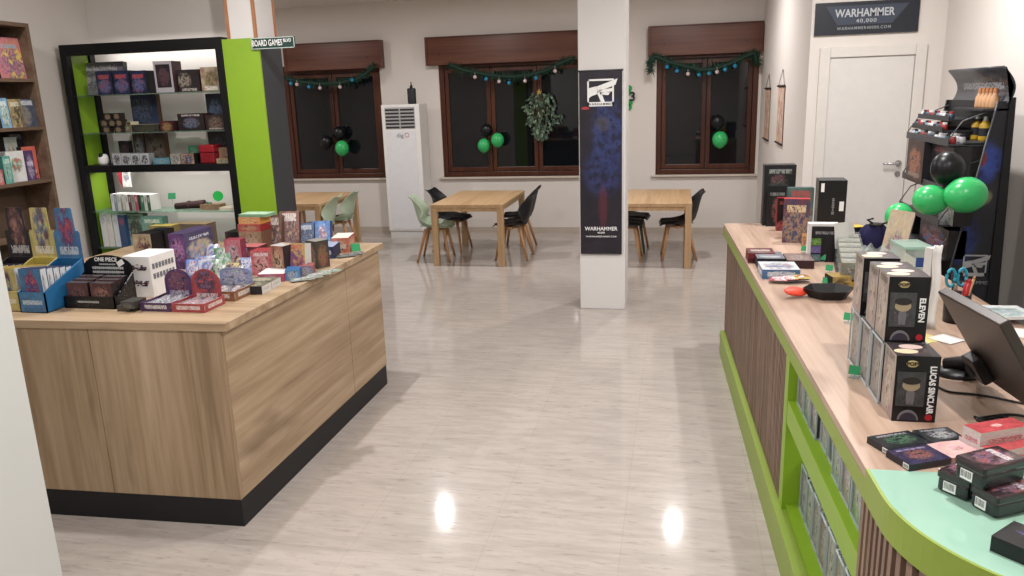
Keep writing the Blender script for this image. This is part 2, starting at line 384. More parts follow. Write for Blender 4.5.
MB().box(-W*.3, -W*.25, .01, .02, -.02, .02).build('bracket', BLACKM, sg)
# wall things right: door, sign
dl, dr = D(824, 150, YD).x, D(906.5, 150, YD).x
zt = D(868, 56.5, YD).z
d = sroot('door_1', ((dl+dr)/2, YD, 0)); hw = (dr-dl)/2
f = MB(); fw = .085
f.box(-hw-fw, -hw, -.03, 0, 0, zt+fw).box(hw, hw+fw, -.03, 0, 0, zt+fw).box(-hw, hw, -.03, 0, zt, zt+fw)
f.box(-hw-.015, -hw+.004, -.015, 0, 0, zt+.015)
f.build('frame', plain('#d0cbc5', .4), d, bevel=.006)
lf = MB().box(-hw+.003, hw-.003, -.012, 0, .005, zt-.003).build('leaf', DOORW, d, bevel=.003)
hp = D(899, 163, YD); hx = hp.x-(dl+dr)/2
hm = MB().cyl((hw-.06, -.012, hp.z), (hw-.06, -.06, hp.z), .011, n=12).tube([(hw-.06, -.055, hp.z), (hw-.09, -.06, hp.z), (hw-.19, -.058, hp.z)], .009)
hm.lathe([(.0, -.02), (.026, -.02), (.026, -.012), (0, -.012)], (hw-.06, 0, hp.z), axis='Y'); hm.build('handle', STEEL, lf)
MB().lathe([(.0, -.02), (.024, -.02), (.024, -.012), (0, -.012)], (hw-.06, 0, hp.z-.09), axis='Y').build('lock', STEEL, lf)

def banner_emblem(parent, x, z, s, mat, y):
    """square outline crossed by a winged hammer, as on the banner"""
    m = MB(); t = .045*s
    for a, b, c, e in ((-.5, .5, .5-.07, .5), (-.5, .5, -.5, -.34), (-.5, -.44, -.5, .5), (.44, .5, -.5, .3)):
        m.box(x+a*s, x+b*s, y-.001, y, z+c*s, z+e*s)
    pr = lambda P: m.prism([(x+a*s, z+b*s) for a, b in P], y-.0015, y, plane='XZ')
    for P in ([(-.5, .16), (-.14, .24), (-.1, -.04), (-.34, -.12), (-.48, -.22)], [(-.16, .22), (.64, .5), (.56, .27), (-.08, .04)], [(-.06, .09), (.5, .17), (.42, .03), (-.02, -.01)], [(-.04, .02), (.36, .0), (.29, -.1), (.0, -.07)], [(-.14, .02), (.02, .02), (.17, -.36), (.02, -.36)]): pr(P)
    return m.build('emblem', mat, parent)
SGN = plain('#1d212b', .4)
x0, x1 = D(815, 20, YD-.02).x, D(919, 15, YD-.02).x; z0, z1 = D(868, 33.5, YD-.02).z, D(868, .8, YD-.02).z
s = thing('shop_sign', 'long dark sign with white lettering on the wall above the door', 'sign', ((x0+x1)/2, YD-.013, (z0+z1)/2)); W = x1-x0; Hh = z1-z0
MB().box(-W/2, W/2, -.012, .012, -Hh/2, Hh/2).build('board', SGN, s)
MB().prism([(-W*.4, Hh*.38), (W*.4, Hh*.38), (W*.25, -Hh*.2), (-W*.28, -Hh*.2)], -.0135, -.012, plane='XZ').build('chevron', plain('#3a4250', .35), s)
text('WARHAMMER', Hh*.34, plain('#b3b6bb', .4), s, (-W*.02, -.0145, Hh*.14), bold=.02, sx=.82)
text('40,000', Hh*.16, plain('#a0a3a8', .4), s, (0, -.0145, -Hh*.1), bold=.02, sx=1.2, space=1.2)
text('WARHAMMER40000.COM', Hh*.13, plain('#979c9e', .4), s, (-W*.02, -.0145, -Hh*.32), bold=.01, space=1.25, sx=.92)
# banner on the free pillar
yb = PY-.012
x0, x1 = D(580, 160, yb).x, D(622, 160, yb).x; z0, z1 = D(601, 253.5, yb).z, D(601, 70.5, yb).z
bn = thing('banner', 'tall dark banner with white winged emblem hung on the white pillar', 'banner', ((x0+x1)/2, yb, z0)); W = x1-x0; Hh = z1-z0
t = NT('banner_print'); tc = t.add('ShaderNodeTexCoord'); sp = t.add('ShaderNodeSeparateXYZ'); t.l.new(tc.outputs['UV'], sp.inputs[0]); u, v = sp.outputs[0], sp.outputs[1]
def blobm(t, u, v, cx, cy, rx, ry, n, k=1.2):
    a = t.math('DIVIDE', t.math('SUBTRACT', u, cx), rx); b = t.math('DIVIDE', t.math('SUBTRACT', v, cy), ry)
    r = t.math('ADD', t.math('ADD', t.math('MULTIPLY', a, a), t.math('MULTIPLY', b, b)), t.math('MULTIPLY', t.math('SUBTRACT', n, .5), k))
    mr = t.add('ShaderNodeMapRange'); t.l.new(r, mr.inputs[0]); mr.inputs[1].default_value = 1.2; mr.inputs[2].default_value = .5; return mr.outputs[0]
n = t.noise(t.coord('UV', scale=(2.2, 9, 1)), 1.6, 3, 4); n2 = t.noise(t.coord('UV', scale=(2, 8, 1)), 3, 8, 4)
col = t.ramp(n, [(.35, '#15131d'), (.65, '#241d2b')])
blue = t.ramp(n2, [(.38, '#15172e'), (.5, '#222b58'), (.6, '#2f3a6a'), (.68, '#1a1b30')])
col = t.mix(blobm(t, u, v, .66, .66, .42, .2, n), col, blue); col = t.mix(t.math('MULTIPLY', blobm(t, u, v, .55, .46, .5, .14, n2), .8), col, blue)
col = t.mix(t.math('MULTIPLY', blobm(t, u, v, .55, .27, .11, .13, n, 2), .5), col, hexc('#5f2530')); col = t.mix(t.math('MULTIPLY', blobm(t, u, v, .55, .72, .2, .04, n2, 2.2), .22), col, hexc('#6f6450'))
col = t.mix(blobm(t, u, v, .14, .805, .1, .008, n), col, hexc('#a8383c'))
BAN = t.done(col, .35)
MB().box(-W/2, W/2, -.006, .0, 0, Hh, (0,)*6).build('sheet', BAN, bn)
MB().cyl((-W/2-.01, -.004, Hh), (W/2+.01, -.004, Hh), .008, n=10).build('top_rail', plain('#3a3a40', .4), bn)
MB().cyl((-W/2, -.004, 0), (W/2, -.004, 0), .005, n=10).build('bottom_rail', plain('#2a2a30', .4), bn)
banner_emblem(bn, 0, Hh*.885, W*.62, PRINTW, -.0068)
text('WARHAMMER', W*.075, plain('#2a2a30'), bn, (0, -.0095, Hh*.885-W*.262), bold=.01, sx=1.1, space=1.25)
text('WARHAMMER', W*.13, PRINTW, bn, (0, -.0075, Hh*.142), bold=.015, sx=.95)
text('40,000', W*.06, PRINTW, bn, (0, -.0075, Hh*.12), bold=.015, sx=1.1)
text('WARHAMMER40000.COM', W*.055, PRINTW, bn, (0, -.0075, Hh*.098), bold=.01, sx=1.0, space=1.25)

# hanging scrolls on the poster wall
for (p0, p1, yt, ybm, nm, sd) in ((765.5, 770, 88.5, 140, 'left hanging scroll picture with dark rods on the white side wall', 3), (777.5, 785, 86, 144, 'right hanging scroll picture, larger in view, on the white side wall', 5)):
    ym = (yt+ybm)/2; Y1, Y0 = E(p0, ym, XP).y, E(p1, ym, XP).y; pc_ = E((p0+p1)/2, yt, XP); zt_, zb_ = pc_.z, E((p0+p1)/2, ybm, XP).z
    W = min(Y1-Y0, .5); yc = (Y0+Y1)/2
    s = thing('hanging_scroll', nm, 'wall hanging', (XP-.008, yc, zb_), -pi/2, 'scroll pictures on the side wall'); h = zt_-zb_
    MB().box(-W/2, W/2, -.004, .0, 0, h).build('sheet', art(sd, '#c9a389', '#b98d78', '#8d5f5a', '#d8c0a8', None, blob=(.5, .5, .4, .45), rough=.7), s)
    for zz in (0, h): MB().cyl((-W/2-.02, -.006, zz), (W/2+.02, -.006, zz), .012, n=10).build('rod', plain('#2a1c18'), s)
    MB().tube([(-W/2, -.004, h), (0, .004, h+.17), (W/2, -.004, h)], .003, 6).build('string', plain('#4a4440'), s)

# ------------------------------------------------------------------ air conditioner
ac = thing('air_conditioner', 'white floor-standing air conditioner tower beside the middle window', 'air conditioner', (-3.825, 10.62, 0)); W = .565; AH = 1.9; AD = .36
MB().box(-W/2, W/2, 0, AD, .1, AH).build('body', WHITE, ac, bevel=.012)
MB().box(-W/2+.02, W/2-.02, .015, AD-.01, 0, .1).build('plinth', plain('#c9c8c6'), ac)
MB().box(-W/2+.055, W/2-.07, -.006, .002, .13, 1.54).build('front_panel', plain('#dcdcdf', .3), ac, bevel=.006)
MB().box(-W/2+.055, W/2-.07, -.004, .002, 1.56, 1.86).build('grille_recess', plain('#a5a4a5'), ac)
g = MB()
for k in range(6):
    for xx in (-1, 1): g.cbox((-.008+xx*.112, -.006, 1.585+k*.048), (.2, .006, .024))
g.build('louvre_slot', plain('#2d2c30'), ac)
text('dig', .085, plain('#8a8fa0'), ac, (-.02, -.0075, 1.47), bold=.01, sx=1.1)
MB().lathe([(.025, -.008), (.033, -.008), (.033, -.0065)], (.085, 0, 1.475), axis='Y', n=20).build('logo_ring', plain('#b06a6a'), ac)
bt = thing('travel_bottle', 'small black bottle standing on top of the white air conditioner', 'bottle', (-3.665, 10.7, AH))
MB().lathe([(0, 0), (.058, 0), (.062, .02), (.062, .2), (.05, .215), (0, .215)], sx=1, sy=.7).build('body', BLACKM, bt)
MB().lathe([(0, .215), (.02, .215), (.018, .25), (.008, .26), (.008, .3), (0, .3)], (.0, 0, 0)).build('cap', BLACKM, bt)

# ------------------------------------------------------------------ tables and chairs
def dining_table(x0, x1, y0, y1, label):
    t = thing('dining_table', label, 'table', ((x0+x1)/2, (y0+y1)/2, 0), 0, 'beech tables in the play area'); w, d = (x1-x0)/2, (y1-y0)/2
    MB().box(-w, w, -d, d, .7, .74).build('table_top', TBL, t, bevel=.004)
    a = MB(); a.box(-w+.07, w-.07, -d+.02, -d+.045, .655, .7).box(-w+.07, w-.07, d-.045, d-.02, .655, .7).box(-w+.02, -w+.045, -d+.07, d-.07, .655, .7).box(w-.045, w-.02, -d+.07, d-.07, .655, .7)
    a.build('apron', TBL, t)
    for sx in (-1, 1):
        for sy in (-1, 1): MB().cbox((sx*(w-.038), sy*(d-.038), .35), (.072, .072, .70)).build('leg', TBLL, t, bevel=.004)
    return t
dining_table(-2.855, -1.975, 8.76, 10.14, 'beech table in the middle, before the widest window')
dining_table(-.715, .176, 8.8, 10.14, 'beech table partly hidden behind the white pillar')
dining_table(-5.22, -4.33, 8.88, 10.1, 'beech table at the back behind the dark clad pillar')
def make_chair(label, shell, pad):
    t = thing('tub_chair', label, 'chair', (0, 0, 0), 0, 'shell chairs at the beech tables')
    P = [(-.235, .415), (-.2, .43), (-.1, .418), (.03, .41), (.13, .425), (.185, .48), (.215, .58), (.24, .69), (.262, .77), (.292, .80)]
    Wd = [.19, .215, .23, .235, .234, .228, .214, .192, .168, .15]; Cu = [.0, .012, .03, .06, .1, .13, .115, .075, .03, .0]
    def fn(u, v):
        a = u*(len(P)-1); i = min(int(a), len(P)-2); f = a-i; L = lambda A, B: A+(B-A)*f
        y, z, w, c = L(P[i][0], P[i+1][0]), L(P[i][1], P[i+1][1]), L(Wd[i], Wd[i+1]), L(Cu[i], Cu[i+1]); s = 2*v-1
        k = min(1, max(0, (u-.45)/.3)); q = c*s*s*1.15
        return (w*s, y-q*k*1.3, z+q*(1-k)+(.022*abs(s)**3 if u > .93 else 0))
    MB().grid(fn, 18, 10).build('seat_shell', shell, t, solid=.012, sub=1)
    def cu(u, v):
        s = 2*v-1; a = (u-.5)*2; r = max(0, 1-max(abs(s), abs(a))**4)
        return (.19*s, -.03+.19*a, .425+.028*r+.03*s*s)
    MB().grid(cu, 8, 8).build('cushion', pad, t, solid=.014, sub=1)
    for sx in (-1, 1):
        for sy in (-1, 1): MB().tube([(sx*.12, sy*.11-.02, .405), (sx*.2, sy*.2-.0, 0)], [.021, .014], 10).build('leg', LEGW, t)
    MB().cbox((0, -.02, .392), (.27, .05, .03)).cbox((0, -.02, .385), (.05, .25, .025)).build('leg_brace', LEGW, t)
    return t
PALE = plain('#a9b8a1', .45); PALEP = plain('#9fb097', .7); DKS = plain('#1b1c1f', .4); DKP = plain('#1d1e21', .65); DGP = plain('#48554c', .7)
g0 = make_chair('pale green shell chair left of the middle table, nearest the viewer', PALE, PALEP)
g0.location = (-2.93, 9.13, 0); g0.rotation_euler.z = pi/2+.12
b0 = make_chair('black shell chair left of the middle table, behind the pale green one', DKS, DKP)
b0.location = (-2.9, 9.76, 0); b0.rotation_euler.z = pi/2-.1
dup(b0, (-1.96, 9.3, 0), -pi/2, 'black shell chair right of the middle table, nearer of the two')
dup(b0, (-2.02, 9.92, 0), -pi/2+.05, 'black shell chair right of the middle table, farther of the two')
dup(b0, (.04, 9.4, 0), -pi/2+.05, 'black shell chair at the right side of the table behind the pillar')
dup(b0, (-.6, 9.3, 0), pi/2, 'black shell chair between pillar and table legs, its back hidden')
x = dup(b0, (-.56, 9.85, 0), pi/2-.08, 'dark shell chair with grey-green seat, seen just right of the pillar')
x.children[1].data = x.children[1].data.copy(); x.children[1].data.materials.clear(); x.children[1].data.materials.append(DGP)
dup(g0, (-4.45, 9.08, 0), -pi/2+.15, 'pale green shell chair at the back left table, nearer of the two')
dup(g0, (-4.43, 9.64, 0), -pi/2+.1, 'pale green shell chair at the back left table, farther of the two')

# ------------------------------------------------------------------ window decorations
TINS = plain('#0f2c20', .7); TINS2 = plain('#1a4430', .7)
BB = plain('#1c7fa8', .15, .6); BP = plain('#c9b3b4', .15, .6)
def garland(label, pts, y, baubles, seed):
    R = random.Random(seed); P = [D(a, b, y) for a, b in pts]; c = P[0]
    t = thing('garland', label, 'garland', c, 0, 'tinsel garlands over the windows'); m = MB()
    Q_ = [p-c for p in P]; fine = []
    for i in range(len(Q_)-1):
        a, b = Q_[i], Q_[i+1]
        for k in range(8): fine.append(a.lerp(b, k/8))
    fine.append(Q_[-1]); m.tube(fine, .028, 6)
    for p in fine:
        for k in range(16):
            a = R.uniform(0, 2*pi); e = R.uniform(-1, 1); l = R.uniform(.06, .11); dv = Vector((cos(a)*(1-abs(e)*.4), min(.2, sin(a))*.6, sin(a)*.9+e*.2))*l; q = p+Vector((R.uniform(-.03, .03), 0, R.uniform(-.015, .015)))
            n = Vector((R.uniform(-1, 1), R.uniform(-1, 1), R.uniform(-1, 1))).normalized()*.008
            m.fi([m.p(q-n), m.p(q+n), m.p(q+dv)], R.choice((0, 1)))
    m.build('tinsel', [TINS, TINS2], t)
    for bx, by, kind in baubles:
        p = D(bx, by, y-.05)-c; b = MB().lathe([(.027*sin(pi*k/8), -.027*cos(pi*k/8)) for k in range(9)], p, 12)
        b.cyl(p+Vector((0, 0, .025)), p+Vector((0, 0, .06)), .003, n=6)
        b.build('bauble', BB if kind else BP, t)
GY = YB-.19
garland('green tinsel garland with small baubles over the left window', [(285, 78), (300, 82), (320, 84), (340, 83), (355, 80), (366, 74), (374, 66)], GY, [(291, 83.5, 1), (297, 84.5, 0), (309, 87, 1), (320, 88, 0), (352, 80, 1), (340, 87, 0)], 1)
garland('green tinsel garland with baubles over the middle window', [(450, 65), (462, 70), (478, 73), (495, 76), (512, 77), (530, 75), (548, 70), (562, 63), (573, 58)], GY, [(475, 77, 0), (486, 79, 1), (499, 81.5, 0), (509, 83, 1), (525, 81, 0), (536, 78, 1), (555, 71, 0)], 2)
garland('green tinsel garland with blue baubles over the right window', [(651, 72), (650, 62), (655, 56), (668, 62), (684, 66), (700, 70), (715, 69), (730, 64), (745, 57), (755, 53), (757, 65)], GY, [(667, 67, 1), (677, 71, 1), (688, 74, 0), (699, 75, 1), (709, 73.5, 1), (717, 72, 0), (725, 69.5, 1), (735, 66, 1)], 3)
# hanging foliage swag
R = random.Random(5); c = D(540, 92, YB-.06); t = thing('mistletoe_swag', 'frosted green leafy swag hanging in the middle window', 'decoration', c); m = MB(); br = MB()
bot = D(535, 138, YB-.06).z-c.z; hw = .27
for k in range(420):
    v = R.random()**.8; w = hw*(sin(pi*min(1, v*.82+.1))**.8)*(1-.5*v); a = R.uniform(-1, 1); z = bot*v; x = w*a+.12*max(0, a)*(1 if .45 < v < .7 else 0); y = R.uniform(-.06, .06)
    ang = R.uniform(-2.4, -.7)+a*.5; l = R.uniform(.04, .075); dv = Vector((cos(ang)*l, R.uniform(-.02, .02), sin(ang)*l)); n = Vector((-dv.z, R.uniform(-.03, .03), dv.x)).normalized()*l*.26; q = Vector((x, y, z))
    m.fi([m.p(q), m.p(q+dv*.5+n), m.p(q+dv), m.p(q+dv*.5-n)], R.choice((0, 0, 1, 2)))
m.build('leaves', [plain('#4f6350', .7), plain('#778a74', .7), plain('#2f4236', .7)], t)
for k in range(9):
    a = (k-4)/4; br.tube([(0, 0, 0), (a*.1, 0, bot*.35), (a*.16, 0, bot*(.8-.25*abs(a)))], .005, 5)
br.build('twigs', plain('#4c4434'), t)
st = [(.045*(1 if k % 2 == 0 else .42)*sin(pi*k/5), .045*(1 if k % 2 == 0 else .42)*cos(pi*k/5)) for k in range(10)]
MB().prism(st, -.075, -.065, plane='XZ').build('star', plain('#b59a5a', .3, .5, .6), t)
def balloon(label, px, py, y, r, mat, sx=1.0, rx=0.0, ry=0.0, group='balloons', z=None):
    c = D(px, py, y); t = thing('balloon', label, 'balloon', c, 0, group, rx, ry)
    prof = [(r*.93*sin(pi*k/14)*(1 if k > 4 else .96), -r*1.08*cos(pi*k/14) if k < 7 else -r*cos(pi*k/14)) for k in range(15)]
    MB().lathe([(q*sx, z_) for q, z_ in prof], n=24).build('skin', mat, t)
    MB().lathe([(.004, -r*1.06), (.014, -r*1.14), (.0, -r*1.12)], n=10).build('knot', mat, t)
    return t
bl = 'balloons tied on the windows'
balloon('green balloon on the middle window, lower left of the pair', 484, 145.5, YB-.14, .098, GREENB, group=bl)
balloon('green balloon on the middle window, upper right of the pair', 497.5, 140, YB-.17, .1, GREENB, group=bl)
balloon('black balloon above the two green ones on the middle window', 486.5, 130, YB-.1, .09, BLACKB, group=bl)
balloon('green balloon low on the right window', 720, 139.5, YB-.14, .11, GREENB, group=bl)
balloon('black balloon above the green one on the right window', 717.5, 122, YB-.12, .095, BLACKB, group=bl)
balloon('green balloon on the left window', 342, 148, YB-.17, .11, GREENB, group=bl)
balloon('black balloon left of the green one on the left window', 326, 142, YB-.13, .1, BLACKB, group=bl)
balloon('black balloon above the green one on the left window', 339, 133, YB-.08, .1, BLACKB, group=bl)
# number and clovers on the back wall beside the pillar
c = D(628.5, 97, YB-.012); t = thing('clover_ornament', 'green clovers and a black number on the wall beside the pillar', 'decoration', c)
for k, (dx, dz) in enumerate(((-.03, .09), (-.02, -.1))):
    m = MB()
    for q in range(4):
        a = q*pi/2+.6; m.lathe([(0, -.006), (.042, -.006), (.042, .006), (0, .006)], (dx+.045*cos(a), 0, dz+.045*sin(a)), axis='Y', n=12)
    m.build('clover', plain('#169344', .5), t)
text('3', .17, BLACKM, t, (.055, -.008, 0), bold=.03, ex=.004)
# ------------------------------------------------------------------ tall black and green shelf
SX0, SX1, SY0, SY1, SZ = -4.82, -3.39, 5.56, 5.88, 2.462
sh = thing('display_shelf', 'tall black framed shelf with lime side and glass shelves behind the island', 'shelf', (SX0, SY0, 0)); W = SX1-SX0; DP = SY1-SY0
m = MB(); fw = .06
for y in (0, DP-.06):
    yy = y+(.05 if y == 0 else .06)
    m.box(0, fw, y, yy, 0, SZ).box(W-fw, W, y, yy, 0, SZ)
m.box(fw, W-fw, 0, .05, SZ-.085, SZ).box(0, W, .05, DP-.06, SZ-.02, SZ).box(fw, W-fw, 0, DP-.06, 1.455, 1.512).box(fw, W-fw, 0, DP, 0, .1)
m.build('frame', BLACK, sh, bevel=.003)
MB().box(.02, .04, .05, DP-.06, .1, SZ-.02).build('lime_side_panel', LIME, sh)
MB().box(W-.04, W-.02, .05, DP-.06, .1, SZ-.02).build('lime_side_panel', LIME, sh)
GZ = (2.062, 1.762, 1.125, .82)
for z in GZ: MB().box(.042, W-.042, .012, DP-.03, z, z+.008).build('glass_shelf', SHELFG, sh)
MB().box(.05, W-.05, .06, DP-.02, .38, .4).build('shelf_board', BLACK, sh)
R1, R2, R3, R4, R5 = 2.07, 1.77, 1.512, 1.133, .828
YS0 = 5.64
def shelfbox(name, label, cat, x0, x1, yt, z, front, side=None, d=.12, y=YS0, rz=0, rx=0, group=None, top=None):
    x, y_, w, h = FY(x0, x1, yt, y, z)
    return cbx(name, label, cat, x, y_, z, w, d, h, front, side or plain('#26242b'), top, rz, rx, group)
g_ = 'games on the glass shelves'
NV = plain('#1d2030'); DR = plain('#3a1a1e'); KR = plain('#c9bda5'); DKB = plain('#1f1c20')
shelfbox('board_game', 'wide grey-purple boxed game leaning at the left of the top glass shelf', 'boxed game', 79, 123, 62.5, R1, art(11, '#6d6674', '#8c8794', '#4b3c4c', '#a39aa6', '#d3cfd6'), d=.05, y=5.76, rx=-.1)
for k, (a, b, yt, w) in enumerate(((96.5, 112, 71, 'first'), (113.5, 129, 70.5, 'second'), (131, 146, 70.5, 'third'))):
    shelfbox('card_game_box', 'dark blue boxed game with red title on the top glass shelf, %s of three' % w, 'boxed game', a, b, yt, R1, art(12+k, '#141a33', '#1d2a52', '#375a94', '#7d3a3a', '#b4343c', (.66, .84), (.5, .36, .4, .28)), group='blue boxed games', y=5.6)
shelfbox('boxed_game', 'plain dark boxed game behind the third dark blue one', 'boxed game', 146.5, 155, 71, R1, DKB, d=.18, y=5.63)
def window_box(name, label, cat, x, y, z, w, d, h, body, edge, inside, rz=0, group=None, parts=True):
    t = thing(name, label, cat, (x, y, z), rz, group); b = .1*w
    MB().box(-w/2, w/2, .004, d, 0, h).build('carton', body, t)
    f = MB().box(-w/2, -w/2+b, 0, .006, 0, h).box(w/2-b, w/2, 0, .006, 0, h).box(-w/2+b, w/2-b, 0, .006, 0, h*.16).box(-w/2+b, w/2-b, 0, .006, h*.9, h)
    f.build('front_border', edge, t)
    MB().box(-w/2+b, w/2-b, .001, .0045, h*.16, h*.9).build('display_window', inside, t)
    return t
a = FY(154.5, 172.5, 61, 5.62, R1)
window_box('figure_box', 'tall pale framed window box in the middle of the top glass shelf', 'figure box', a[0], a[1], R1, a[2], .13, a[3], plain('#4a2f33'), plain('#a9a4aa'), art(21, '#241d24', '#2f252c', '#5a3038', '#443640'))
shelfbox('figure_box', 'dark boxed figure with pale face patch, right of the tall framed window box', 'figure box', 178, 199, 69.5, R1, art(22, '#221d20', '#2c2528', '#a39786', '#564640', '#b9b0a6', (.04, .16), (.3, .5, .3, .35)), DR)
shelfbox('figure_box', 'cream boxed figure at the right end of the top glass shelf', 'figure box', 201, 219.5, 67, R1, art(23, '#b6a58e', '#8c7258', '#3c3a33', '#8b7a34', '#dcd8d2', (.04, .2), (.55, .5, .36, .34)), KR)
# second glass shelf
for k, (dx, dz) in enumerate(((0, 0), (12, 0), (-4, -7), (6, -8), (15, -8), (2, -15), (11, -16))):
    x0 = 92+dx; yb = 127+dz
    nm = ('lowest left', 'lowest right', 'middle left', 'centre', 'middle right', 'top left', 'top right')[k]
    z = R2+.052*(0 if dz == 0 else (1 if dz > -10 else 2)); a = FY(x0, x0+9.5, 0, 5.6, z)
    if k in (2, 4): a = (a[0]*1.0 + (.018 if k == 2 else -.018), a[1], a[2], a[3])
    cbx('small_figure_box', 'tan and black small box in the little pile on the second glass shelf, %s' % nm, 'figure box', a[0], 5.6, z, .068, .06, .0518, art(31+k, '#191614', '#2b221c', '#8d7a5c', '#5a4632', None), plain('#2d2621'), plain('#8d7a5c'), group='small tan and black boxes')
shelfbox('boxed_game', 'tall dark blue boxed game standing at the back of the second glass shelf', 'boxed game', 132, 158, 94.5, R2, art(41, '#1d2b4a', '#26365a', '#47536b', '#1a2238', None, blob=(.4, .6, .4, .34)), plain('#5a3c2c'), d=.05, y=5.78)
c = FY(151, 156, 98, 5.775, R2+.16)
shelfbox('boxed_game', 'low cream and brown box at the left front of the second glass shelf', 'boxed game', 113.5, 131, 122, R2, art(42, '#8a7a5a', '#2b2622', '#b5a884', '#3a3330'), KR, d=.1)
shelfbox('boxed_game', 'flat box with pale yellow lid on the second glass shelf', 'boxed game', 131.5, 159, 124.5, R2, art(43, '#2b2b2c', '#3a382e', '#4d4a34', '#222'+'222'), plain('#2b2b2c'), d=.13, top=plain('#c9bd86'))
shelfbox('boxed_game', 'dark red and yellow small box on the second glass shelf', 'boxed game', 160, 173, 121, R2, art(44, '#5a1d1f', '#3a1416', '#a08a40', '#6a2a20'), DR, d=.1)
shelfbox('figure_box', 'black boxed figure with blue spot on the second glass shelf', 'figure box', 178, 204, 113.5, R2, art(45, '#1f1a1c', '#2a2022', '#4c6a86', '#5a2c30', '#b5a8a8', (.84, .95), (.5, .45, .3, .3)), DR, d=.12)
shelfbox('figure_box', 'dark brown boxed figure at the right end of the second glass shelf', 'figure box', 205.5, 226, 114.5, R2, art(46, '#241c1c', '#30231f', '#6f5844', '#3d2a2a', '#a89c92', (.05, .15)), DR, d=.12)
shelfbox('boxed_game', 'tall dark blue box behind the brown boxed figure on the second glass shelf', 'boxed game', 207, 224, 93.5, R2, art(47, '#1f2334', '#2a3048', '#5a6d92', '#272c40'), NV, d=.05, y=5.78)
# third row on the black board
t_ = FY(95, 105, 153.5, 5.62, R3); t = thing('plush_toy', 'small white rounded toy with black top on the black shelf board', 'toy', (t_[0], 5.66, R3))
MB().lathe([(0, 0), (.036, 0), (.042, .02), (.04, .06), (.028, .083), (0, .088)], n=16).build('body', WHITE, t)
MB().lathe([(.0, .052), (.017, .05), (.022, .07), (.014, .094), (0, .098)], (0, -.018, 0), n=14).build('dark_cap', BLACK, t)
shelfbox('figure_box', 'small dark purple box standing behind the grey boxes on the black board', 'figure box', 119.5, 129.5, 141, R3, art(51, '#2c2028', '#3b2a36', '#5a3c4c', '#22181e'), DKB, d=.05, y=5.79)
shelfbox('figure_box', 'brown boxed figure with pale patch standing at the back of the black board', 'figure box', 134, 145, 133, R3, art(52, '#3a2c2a', '#54423c', '#8d9aa0', '#4a2a38'), DKB, d=.06, y=5.78)
shelfbox('boxed_game', 'brown picture box standing at the back of the black board', 'boxed game', 146, 165, 133, R3, art(53, '#4a3a34', '#6b5850', '#7d7064', '#382a26'), plain('#5a3c2c'), d=.06, y=5.785)
for k, (a, b) in enumerate(((112.5, 121), (121.5, 130.5), (131, 139.5), (140, 149))):
    shelfbox('small_figure_box', 'grey and white small box in the front row on the black board, %s of four' % ('first', 'second', 'third', 'fourth')[k], 'figure box', a, b, 153.5, R3, art(54+k, '#a5a5aa', '#bfbfc4', '#55555c', '#2f2f36', None), GREY, d=.07, group='grey small boxes', y=5.61)
shelfbox('boxed_game', 'small teal box lying on the black board', 'boxed game', 153, 169.5, 158, R3, art(58, '#3d7284', '#4f8a9a', '#8db0b8', '#2d5564'), plain('#35606e'), d=.09, y=5.61)
shelfbox('small_figure_box', 'pale patterned small box right of the teal box on the black board', 'figure box', 170.5, 180, 154, R3, art(59, '#8a8578', '#b5b0a4', '#4f4a44', '#7a8a8c'), GREY, d=.08, y=5.61)
shelfbox('small_figure_box', 'brown and blue small box left of the red tin on the black board', 'figure box', 181, 194, 153.5, R3, art(60, '#7a5844', '#a58a70', '#445a80', '#3c2c28'), DKB, d=.08, y=5.61)
shelfbox('boxed_game', 'green box standing behind the small boxes on the black board', 'boxed game', 188.5, 199, 145.5, R3, art(61, '#1d6a46', '#2b7d55', '#1a3a2e', '#7aa58a'), plain('#1a4a36'), d=.05, y=5.74)
a = FY(199.5, 214, 144.5, 5.62, R3); t = thing('lunch_tin', 'dark red lidded tin on the black shelf board', 'tin', (a[0], a[1], R3)); w, h = a[2], a[3]
MB().box(-w/2, w/2, 0, .12, 0, h*.55).build('body', plain('#7d1822', .35), t, bevel=.008); MB().box(-w/2-.004, w/2+.004, -.004, .124, h*.55, h*.98).build('lid', plain('#8c1a25', .35), t, bevel=.012)
shelfbox('boxed_game', 'tall dark purple box standing behind the red tin on the black board', 'boxed game', 209, 228, 131.5, R3, art(62, '#2d2730', '#3b3440', '#565064', '#2a2028'), DKB, d=.05, y=5.785)
shelfbox('small_figure_box', 'plain brown upright box at the right end of the black board', 'figure box', 219, 229.5, 147.5, R3, art(63, '#7a5a42', '#8a684c', '#6a4c36', '#94745a'), plain('#6a4c36'), d=.08, y=5.68)
shelfbox('small_figure_box', 'low tan and teal box at the right front of the black board', 'figure box', 216.5, 230, 158.5, R3, art(64, '#8c7048', '#a58c62', '#4a7068', '#6a5436'), plain('#7a6040'), d=.06, y=5.6)
